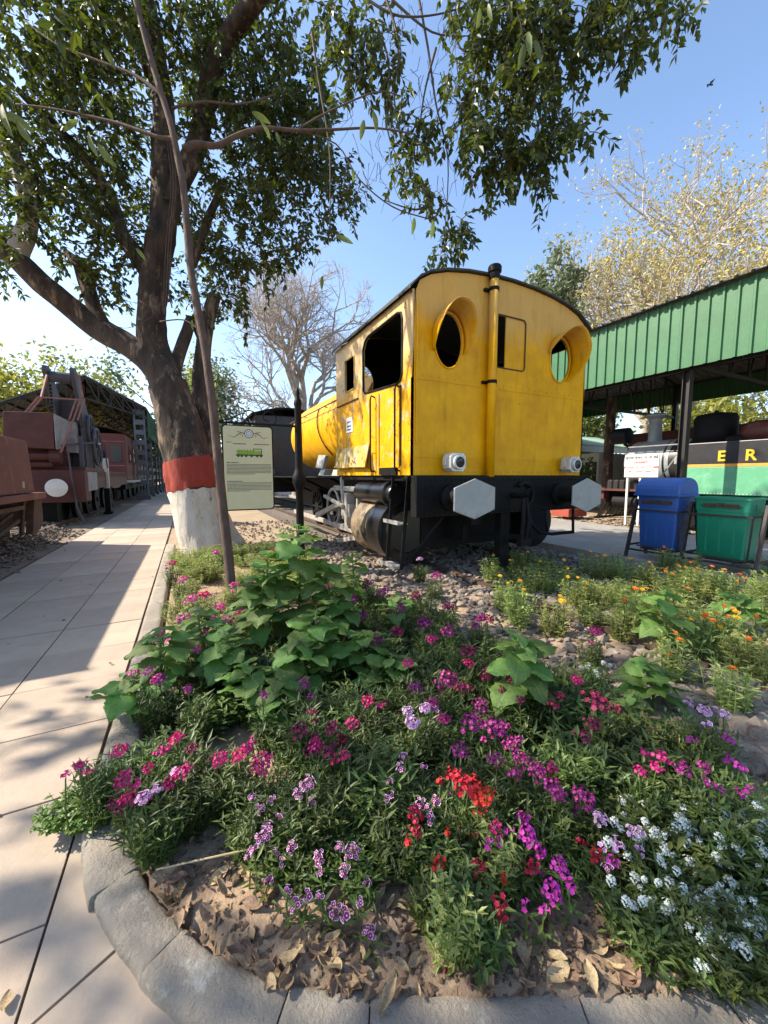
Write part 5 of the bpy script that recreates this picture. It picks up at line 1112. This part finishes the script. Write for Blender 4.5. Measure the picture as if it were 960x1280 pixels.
DIANTHUS = dict(
 magenta=[(328, 955, 32), (300, 945, 20), (275, 950, 22), (230, 965, 20), (460, 877, 20), (395, 932, 20), (440, 905, 18), (150, 940, 20), (155, 975, 24), (160, 1000, 22), (220, 925, 18), (200, 940, 18), (185, 962, 16), (800, 965, 16), (820, 960, 14), (340, 690, 10), (255, 745, 20), (215, 705, 16), (300, 765, 16), (745, 790, 18), (720, 850, 14), (585, 830, 18), (540, 800, 18), (690, 960, 16), (620, 1035, 14), (510, 830, 18), (555, 900, 18), (430, 945, 14), (100, 958, 16), (110, 965, 10)],
 purple=[(590, 905, 36), (620, 912, 34), (575, 940, 26), (640, 930, 22), (560, 850, 26), (530, 780, 24), (600, 775, 16), (500, 760, 24), (480, 740, 20), (560, 790, 22), (450, 770, 20), (520, 860, 20), (650, 950, 22), (690, 985, 26), (670, 965, 22), (730, 1000, 34), (460, 730, 18), (440, 750, 18), (545, 720, 14), (620, 950, 20), (600, 880, 20), (540, 880, 16), (470, 800, 20), (200, 850, 14), (235, 862, 14), (380, 855, 14), (330, 870, 12), (880, 960, 14)],
 crimson=[(745, 880, 42), (742, 905, 22), (375, 915, 26), (415, 912, 22), (610, 775, 18), (560, 760, 18), (585, 815, 24), (610, 840, 18), (650, 875, 14), (640, 850, 16), (575, 860, 20), (495, 790, 18), (390, 890, 14), (410, 940, 16), (520, 745, 14), (150, 1010, 16), (240, 935, 16), (700, 870, 12)],
 red=[(585, 985, 42), (606, 995, 32), (568, 970, 22), (520, 1037, 18), (665, 1085, 18), (630, 1098, 10), (568, 1183, 12), (325, 702, 14), (745, 1070, 22), (560, 1040, 10), (600, 1015, 14)],
 orchid=[(660, 1045, 30), (700, 1085, 30), (690, 1115, 28), (675, 1065, 18), (712, 1108, 20), (765, 1078, 18), (655, 1130, 12), (680, 1135, 12), (625, 1050, 10), (900, 985, 12), (925, 960, 14), (910, 925, 14), (935, 985, 12)],
 pink=[(295, 732, 20), (230, 775, 26), (200, 792, 18), (215, 800, 20), (185, 840, 16), (195, 850, 14), (245, 812, 16), (270, 692, 14), (285, 775, 20), (255, 790, 18), (310, 745, 18), (275, 760, 18), (240, 750, 20), (320, 725, 12), (395, 700, 10), (410, 735, 14), (345, 760, 12), (230, 725, 14)],
 rimmed=[(385, 980, 28), (372, 992, 18), (340, 1000, 18), (325, 1012, 14), (315, 997, 12), (352, 1022, 18), (330, 1045, 24), (365, 1058, 20), (310, 1070, 10), (440, 1065, 22), (425, 1060, 14), (400, 1090, 10), (430, 1088, 14), (360, 1113, 10), (450, 1128, 8), (545, 1002, 14), (525, 1004, 14), (535, 1010, 12), (483, 998, 12), (505, 945, 18), (500, 960, 12), (760, 1085, 16), (390, 1000, 16), (400, 1120, 9), (345, 1065, 12)],
 pale=[(515, 905, 28), (532, 886, 22), (750, 1025, 22), (180, 998, 22), (195, 990, 14), (880, 890, 24), (905, 893, 16), (790, 1040, 14), (525, 700, 12), (860, 880, 14), (450, 660, 14), (510, 890, 16)])
WORDS = dict(magenta='bright magenta', purple='deep purple magenta', crimson='dark crimson', red='scarlet red', orchid='vivid orchid pink', pink='soft rose pink', rimmed='white rimmed mauve', pale='pale lilac')
stemM = None
def stem_mesh(L):
    b = MB(); b.tube([(0, 0, -L), (.012, .0, -L*.5), (0, 0, -.01)], [.003, .0028, .0025], 4, cap=False)
    for i in range(3):
        for s in (0, 3.14): b.leaf(Vector((.008, 0, -L*(.3+.22*i))), Vector((math.cos(i*1.3+s), math.sin(i*1.3+s), .5)), Vector((0, 0, 1)), .06, .012)
    return b.mesh('stem', 'leafbed')
STEM = stem_mesh(.22)
occupied = []
def head_z(py, d=None): return .36 if py < 900 else (.33 if py < 1000 else (.25 if py < 1060 else (.19 if py < 1140 else .11)))
for col, lst in DIANTHUS.items():
    for (px, py, sz) in lst:
        hz = head_z(py); P0 = onz(px, py, hz); d = proj(P0)[2]; rad = sz*d/FPX/2
        gx, gy = P0.x+U(-.03, .03), P0.y+U(-.02, .05)
        if py > 1000: gx += .06; gy += .12
        if not kin_ok(gx, gy-.05): gy += .08; gx += .05
        gz = soil_z(gx, gy)
        pl_ = 'by the path kerb at left' if gx < .25 and gy < 3.2 else ('at the far end near the young tree' if gy > 3.2 and gx < 1.6 else ('close to the front kerb' if py > 1020 else ('beside the gravel at right' if gx > 1.75 else 'in the middle of the bed')))
        t = thing('flowering_plant', f'{WORDS[col]} sweet william plant {pl_}', 'flower', (gx, gy, gz), f'{WORDS[col]} sweet williams {pl_}')
        hgt = max(.10, hz-gz)
        inst('foliage', random.choice(FOL), t, (0, 0, 0), Quaternion((0, 0, 1), U(0, 6.28)), (.72, .72, hgt/.30*.85))
        occupied.append((gx, gy))
        s = min(1.9, max(.55, rad/.042))
        big_ = 0 if rad > .03 else (1 if rad > .018 else 2)
        if col in ('rimmed',): big_ = min(2, big_+0)
        base_r = .046*[1, .75, .5][big_]+.010; s = min(1.25, max(.7, rad/base_r))
        offs = [(0, 0, 0, s, big_)]
        for k in range(random.randint(0, 2)): offs.append((U(-.10, .10), U(-.06, .10), U(-.07, .0), U(.7, 1), random.choice((1, 2, 2, 2))))
        for ox, oy, oz, ss, bi in offs:
            loc = Vector((P0.x-gx+ox, P0.y-gy+oy, hz-gz+oz)); tilt = Quaternion((RT+Vector((U(-.5, .5), U(-.5, .5), 0))), U(.15, .6))
            inst('flower_head', HEAD[col][bi], t, loc, tilt @ Quaternion((0, 0, 1), U(0, 6)), ss)
            inst('stem', STEM, t, loc, Quaternion((0, 0, 1), U(0, 6)), (1, 1, max(.4, min(1.3, (loc.z)/.22))))
# white alyssum
ALP = [(850, 978), (870, 982), (895, 987), (862, 1012), (890, 1030), (845, 1070), (875, 1058), (905, 1045), (930, 1070), (950, 1060), (870, 1112), (900, 1105), (925, 1110), (945, 1122), (880, 1130), (897, 1150), (930, 1140), (905, 1165), (870, 1172), (902, 1190), (930, 1188), (950, 1160), (820, 1060), (815, 1042), (785, 1030), (790, 1015), (850, 1090), (840, 1105), (955, 1090), (935, 1045), (912, 1130), (885, 1085), (915, 1085), (955, 1035), (890, 1010), (785, 980), (790, 1000), (860, 1145), (835, 1020), (945, 1010), (940, 1200), (895, 1120), (875, 1095), (745, 840), (760, 830), (735, 835), (880, 1045), (855, 1125)]
ALP += [(U(770, 960), U(1000, 1150)) for _ in range(34)]
cells = {}
for px, py in ALP: cells.setdefault((px//70, py//60), []).append((px, py))
for lst in cells.values():
    hz0 = .22 if lst[0][1] < 1100 else .18
    Q = [onz(px, py, hz0+U(-.02, .02)) for px, py in lst]; c = sum(Q, Vector())/len(Q); gz = soil_z(c.x, c.y)
    t = thing('alyssum_plant', 'low white alyssum plant with tiny clustered flowers at bed edge', 'flower', (c.x, c.y, gz), 'white alyssum plants at the right of the bed')
    inst('foliage', random.choice(FOLA), t, (0, 0, 0), Quaternion((0, 0, 1), U(0, 6)), (.9, .9, .9)); occupied.append((c.x, c.y))
    for q in Q:
        for k in range(2): inst('flower_head', random.choice(ALY), t, q-c+Vector((U(-.05, .05), U(-.05, .05), c.z-gz+U(-.03, .01))), Quaternion(RT, U(.1, .7)), U(.55, 1.0))
for k in range(8):
    p0 = onz(U(760, 960), U(1040, 1135), .06); 
    if kin_ok(p0.x, p0.y-.06):
        t = thing('leafy_plant', 'low green leafy plant among the white alyssum', 'plant', (p0.x, p0.y, soil_z(p0.x, p0.y)), 'leafy plants among the alyssum'); inst('foliage', random.choice(FOLA), t, (0, 0, 0), Quaternion((0, 0, 1), U(0, 6)), U(.8, 1.1))
# marigolds
MAR = dict(yellow=[(617, 694), (640, 700), (675, 702), (625, 720), (738, 689), (773, 690), (812, 703), (803, 737), (884, 767), (722, 722), (650, 726), (660, 690), (632, 684), (756, 695), (846, 762), (705, 700), (790, 698), (700, 745), (920, 765), (655, 737)], orange=[(830, 683), (863, 703), (848, 707), (832, 712), (890, 708), (906, 712), (925, 718), (945, 771), (957, 808), (860, 735), (793, 735), (905, 757), (935, 798), (880, 772), (815, 742), (872, 712), (915, 835), (850, 800), (780, 750)])
for col, lst in MAR.items():
    for px, py in lst:
        hz = .42 if py < 780 else .36; P0 = onz(px, py, hz); gx, gy = P0.x+U(-.05, .05), P0.y+U(-.05, .05)
        t = thing('marigold_plant', f'{col} calendula plant with pale green leaves beside the rails', 'flower', (gx, gy, .02), f'{col} calendulas beside the rails')
        inst('foliage', random.choice(FOLH), t, (0, 0, 0), Quaternion((0, 0, 1), U(0, 6)), (1.15, 1.15, 1.2)); 
        for k in range(random.randint(1, 3)):
            loc = P0-Vector((gx, gy, .02))+(Vector((U(-.14, .14), U(-.1, .1), U(-.1, .02))) if k else Vector())
            inst('flower_head', DZ[col], t, loc, Quaternion(RT, U(.1, .8)), U(.85, 1.25)); inst('stem', STEM, t, loc, Quaternion((0, 0, 1), U(0, 6)), (1, 1, 1.4))
for k in range(60):
    px, py = U(610, 965), U(712, 840)
    if py > 760+ (px-640)*.27: continue
    p0 = onz(px, py, .05)
    t = thing('leafy_plant', 'pale green calendula plant not in bloom beside the rails', 'plant', (p0.x, p0.y, .02), 'calendulas without flowers beside the rails'); inst('foliage', random.choice(FOLH), t, (0, 0, 0), Quaternion((0, 0, 1), U(0, 6)), (1.1, 1.1, U(.8, 1.25)))
# leafy filler plants in the bed
cnt = 0; tries = 0
while cnt < 195 and tries < 6000:
    tries += 1
    x = U(-.2, 2.95); y = .4+6.9*random.random()**1.25
    if not kin_ok(x, y-.12) or (x > 1.6 and y > 6.4-(x-1.6)*1.2): continue
    u, v, d = proj((x, y, .06))
    if v > 1040 and u < 480: continue
    if v > 1060 and u < 700: continue
    if v > 1100 and u < 780: continue
    if v > 1010 and u < 250 and u > 175: continue
    if u > 985 or u < -30: continue
    if x > (2.1+(y-.77)*.6 if y < 1.0 else (2.2 if y < 1.7 else (2.05 if y < 3.4 else 1.75))): continue
    if any((x-a)**2+(y-b_)**2 < .006 for a, b_ in occupied): continue
    cnt += 1; occupied.append((x, y)); far = y > 4.0 or (x < .5 and y > 3.0)
    if far: t = thing('leafy_plant', 'sunlit pale green plant without flowers near the young tree', 'plant', (x, y, soil_z(x, y)), 'pale green plants at the far end of the bed')
    else: t = thing('leafy_plant', 'dark green sweet william plant without flowers in the bed', 'plant', (x, y, soil_z(x, y)), 'sweet williams without flowers')
    inst('foliage', random.choice(FOLH if far else (FOL if random.random() < .7 else FOLB)), t, (0, 0, 0), Quaternion((0, 0, 1), U(0, 6)), (1.05, 1.05, U(.75, 1.05)*(.85 if far else 1)))
for px, py in ((545, 1150), (565, 1190), (585, 1150), (530, 1100), (600, 1200), (620, 1110), (560, 1100)):
    p0 = onz(px, py, .06); t = thing('leafy_plant', 'pale upright leafy plant in bare soil near the front kerb', 'plant', (p0.x, p0.y, soil_z(p0.x, p0.y)), 'pale leafy plants near the front kerb'); inst('foliage', random.choice(FOLB+FOLH[:1]), t, (0, 0, 0), Quaternion((0, 0, 1), U(0, 6)), (.6, .6, .75))
for px, py in ((110, 1000), (130, 990), (85, 1015), (150, 980), (120, 1015), (140, 1005), (165, 1000)):
    p0 = onz(px, py, .07); t = thing('clover_plant', 'bright green small leaved clover spilling over the kerb end', 'plant', (p0.x, p0.y, .03), 'clover spilling over the kerb'); inst('foliage', random.choice(FOLC), t, (0, 0, 0), Quaternion((0, 0, 1), U(0, 6)), (.75, .75, .9))
for px, py in ((405, 1278), (450, 1272)):
    p0 = onz(px, py, .02); t = thing('weed', 'small green weed tuft at the foot of the front kerb' if px < 430 else 'larger green weed tuft at the foot of the front kerb', 'plant', (p0.x, p0.y, 0)); inst('foliage', FOLH[0], t, (0, 0, 0), None, .18 if px > 430 else .13)
# dead seed heads near the front
for px, py in ((430, 1020), (470, 935), (445, 1045)):
    p0 = onz(px, py, .28); 
# sunflower plants
def sunleaf_mesh(sd):
    b = MB(); nu, nv = 14, 6; rnd = random.Random(sd); curl = rnd.uniform(.05, .40); tw_ = rnd.uniform(-.15, .15)
    def f(u, v):
        w = .43*(math.sin(math.pi*min(1, (u*.80+.20)))**.9)*(1.0-.42*u)*1.3*(1+.06*math.sin(u*40))
        if u == 0: w = .12
        s = (v-.5)*2; y = u-.10*abs(s)*(1-u)*(1 if u < .35 else .3); x = w*s*(1+.03*math.sin(u*30))
        z = -curl*u*u+.10*abs(s)*w*2-.20*s*s*w+.045*math.sin(u*8+s*4+sd)*abs(s)+.03*math.sin(u*14+sd)*s+tw_*x
        return (x, y, z)
    b.grid(f, nu, nv); return b.mesh('leaf', 'sunleaf', smooth=True)
SLM = [sunleaf_mesh(k) for k in range(5)]
def sunflower(label, px, py, d, scale=1.0, nl=11, leafs=.17, zb=None):
    nl = int(nl*1.75); leafs *= .80
    top = at(px, py, d); g = Vector((top.x+U(-.05, .05), top.y+U(-.05, .05), 0)); g.z = soil_z(g.x, g.y) if g.x < 3 else .04
    t = thing('sunflower_plant', label, 'plant', tuple(g)); h = top.z-g.z
    b = MB(); st = [g, g.lerp(top, .35)+Vector((U(-.02, .02), U(-.02, .02), 0)), g.lerp(top, .7)+Vector((U(-.02, .02), U(-.02, .02), 0)), top]; ps, rs = smooth_pts(st, [.011, .010, .008, .004], 4); b.tube(ps, rs, 7)
    lv = []
    for i in range(nl):
        f = .28+.72*(i/(nl-1))**.8; p0 = g.lerp(top, min(f, 1.0)); a = i*2.4+U(-.4, .4); s = leafs*(1.05-.6*max(0, f-.72)/.28)*U(.8, 1.15)
        dirv = Vector((math.cos(a), math.sin(a), .35+.5*max(0, f-.7))).normalized(); pl_ = s*.55*(1.1-f*.5)
        p1 = p0+dirv*pl_; b.tube([p0, p0.lerp(p1, .5)+Vector((0, 0, .01)), p1], [.004, .0035, .003], 5, cap=False); lv.append((p1, Vector((math.cos(a), math.sin(a), U(-.35, .35))).normalized(), s))
    b.build('stem', 'sunstem', t, smooth=True)
    for p1, yv, s in lv:
        z = (Vector((0, 0, 1))+rdir()*.35); zv = (z-yv*z.dot(yv)).normalized(); xv = yv.cross(zv)
        inst('leaf', random.choice(SLM), t, p1-g, Matrix((xv, yv, zv)).transposed().to_quaternion(), s)
for a in (('tall young sunflower plant in front of the black sign post', 372, 658, 3.0, 1, 16, .30), ('sunflower plant just left of the sign post, under the board', 335, 690, 3.0, 1, 12, .26), ('sunflower plant just right of the sign post', 408, 700, 3.0, 1, 12, .25), ('sunflower plant with broad leaves between young tree and sign post', 330, 715, 2.9, 1, 12, .22), ('leftmost sunflower plant with leaves reaching over the path kerb', 205, 785, 2.35, 1, 11, .21), ('sunflower plant right beside the young tree stem', 285, 790, 2.45, 1, 12, .20), ('sunflower plant in the middle of the bed below the sign post', 395, 765, 2.55, 1, 13, .21), ('sunflower plant with wide leaves right of the middle of the bed', 455, 790, 2.6, 1, 11, .20), ('low sunflower plant nearest the magenta blooms', 350, 850, 2.15, 1, 10, .18), ('large leaved sunflower plant standing alone among the purple blooms', 648, 795, 2.15, 1, 12, .21), ('sunflower plant before the gravel at the right of the bed', 812, 830, 2.25, 1, 12, .18), ('taller sunflower plant between gravel and calendulas', 835, 735, 2.9, 1, 11, .20), ('sunlit sunflower plant under the green bin', 918, 742, 3.4, 1, 10, .2), ('sunflower plant near the engine cylinder', 440, 690, 3.9, 1, 12, .17), ('small sunflower plant at left border of the bed near the path', 165, 850, 2.2, 1, 8, .18), ('sunflower plant behind the purple blooms near the gravel', 495, 745, 3.3, 1, 10, .16), ('sunflower plant beside the young tree toward the path', 250, 760, 2.7, 1, 10, .19), ('sunflower plant behind the middle of the mass', 430, 745, 3.0, 1, 11, .19), ('sunflower plant low in the middle between pink blooms', 310, 830, 2.25, 1, 10, .17), ('sunflower plant with wide leaves under the tall one', 375, 800, 2.4, 1, 11, .19), ('sunflower plant at the right end of the leafy mass', 490, 820, 2.4, 1, 9, .17), ('small bright green sunflower seedling by the right gravel edge', 790, 870, 2.05, 1, 8, .12)): sunflower(*a)
# dry leaves and clods on the soil
def dry_mesh(sd):
    b = MB(); rnd = random.Random(sd); c1, c2 = rnd.uniform(.2, .9), rnd.uniform(-.4, .4); asp = rnd.uniform(.16, .34)
    b.grid(lambda u, v: ((v-.5)*2*asp*math.sin(math.pi*min(.98, .04+u*.94))**.8, u-.5, c1*((v-.5)*2)**2*asp+c2*(u-.5)**2+.05*math.sin(u*8+sd)), 6, 4); return b.mesh('dry_leaf', 'dryleaf', smooth=True)
DL = [dry_mesh(k) for k in range(8)]
zones = [(180, 700, 1085, 1245, 150), (650, 860, 1150, 1235, 45), (180, 260, 1010, 1150, 15), (260, 700, 1000, 1120, 40), (880, 960, 1180, 1220, 8), (700, 860, 990, 1060, 10)]
nd = 0
for x0, x1, ya, yb, n in zones:
    for k in range(n):
        p0 = onz(U(x0, x1), U(ya, yb), .07)
        if not kin_ok(p0.x, p0.y+.03) : continue
        z = soil_z(p0.x, p0.y); inst('dry_leaf', random.choice(DL), soil, (p0.x, p0.y, z+U(.006, .022)), Quaternion((0, 0, 1), U(0, 6.28)) @ Quaternion((U(-1, 1), U(-1, 1), 0), U(-.8, .8)), random.choice((U(.03, .055), U(.045, .085)))); nd += 1
b = MB(); it = []
for k in range(1700):
    p0 = onz(U(180, 960), U(1000, 1245), .06)
    if kin_ok(p0.x, p0.y): it.append((Vector((p0.x, p0.y, soil_z(p0.x, p0.y))), U(.004, .014) if random.random() < .9 else U(.012, .028)))
scatter_stones(b, it); D('clod', (.15, .10, .065), (.09, .06, .04), island=True, rough=.95, bump=.5, bscale=40); stuff(b.build('clods', 'clod', soil))
b = MB(); a0, a1 = onz(195, 1087, .12), onz(415, 1045, .16); b.tube([a0, a0.lerp(a1, .5)+Vector((0, 0, .01)), a1], .003, 5); tag(b.build('dry_stick', 'drystraw', org=a0), 'thin pale dry stalk lying across the front of the bed', 'stick')
# litter on paths
for k in range(26):
    p0 = Vector((U(-2.3, -.5), U(1.2, 9)**1.0, .006)); o = bpy.data.objects.new('dry_leaf', DL[k % 8]); COL.objects.link(o); o.location = p0; s_ = U(.018, .04); o.scale = (s_,)*3; o.rotation_euler = (U(-.2, .2), U(-.2, .2), U(0, 6)); tag(o, 'tiny dry leaf lying on the left path slabs', 'leaf', 'dry leaves scattered on the left path')
for px, py, lab in ((8, 1252, 'small brown dry leaf on the paving at lower left'), (80, 775, 'curled dark dry leaf on the sunlit path')):
    p0 = onz(px, py, .008); o = bpy.data.objects.new('dry_leaf', DL[1]); COL.objects.link(o); o.location = p0; o.scale = (.05,)*3; tag(o, lab, 'leaf')
b = MB(); q0 = at(886, 106, 40); b.leaf(q0, RT*.7+UP*.7, FW, 1.0, .25); b.leaf(q0, RT*.5+UP*.6+FW, FW, .7, .2); b.tube([q0-RT*.2, q0+RT*.4], [.05, .08], 5); tag(b.build('bird', 'black', org=q0), 'tiny dark bird flying high in the blue sky', 'bird')
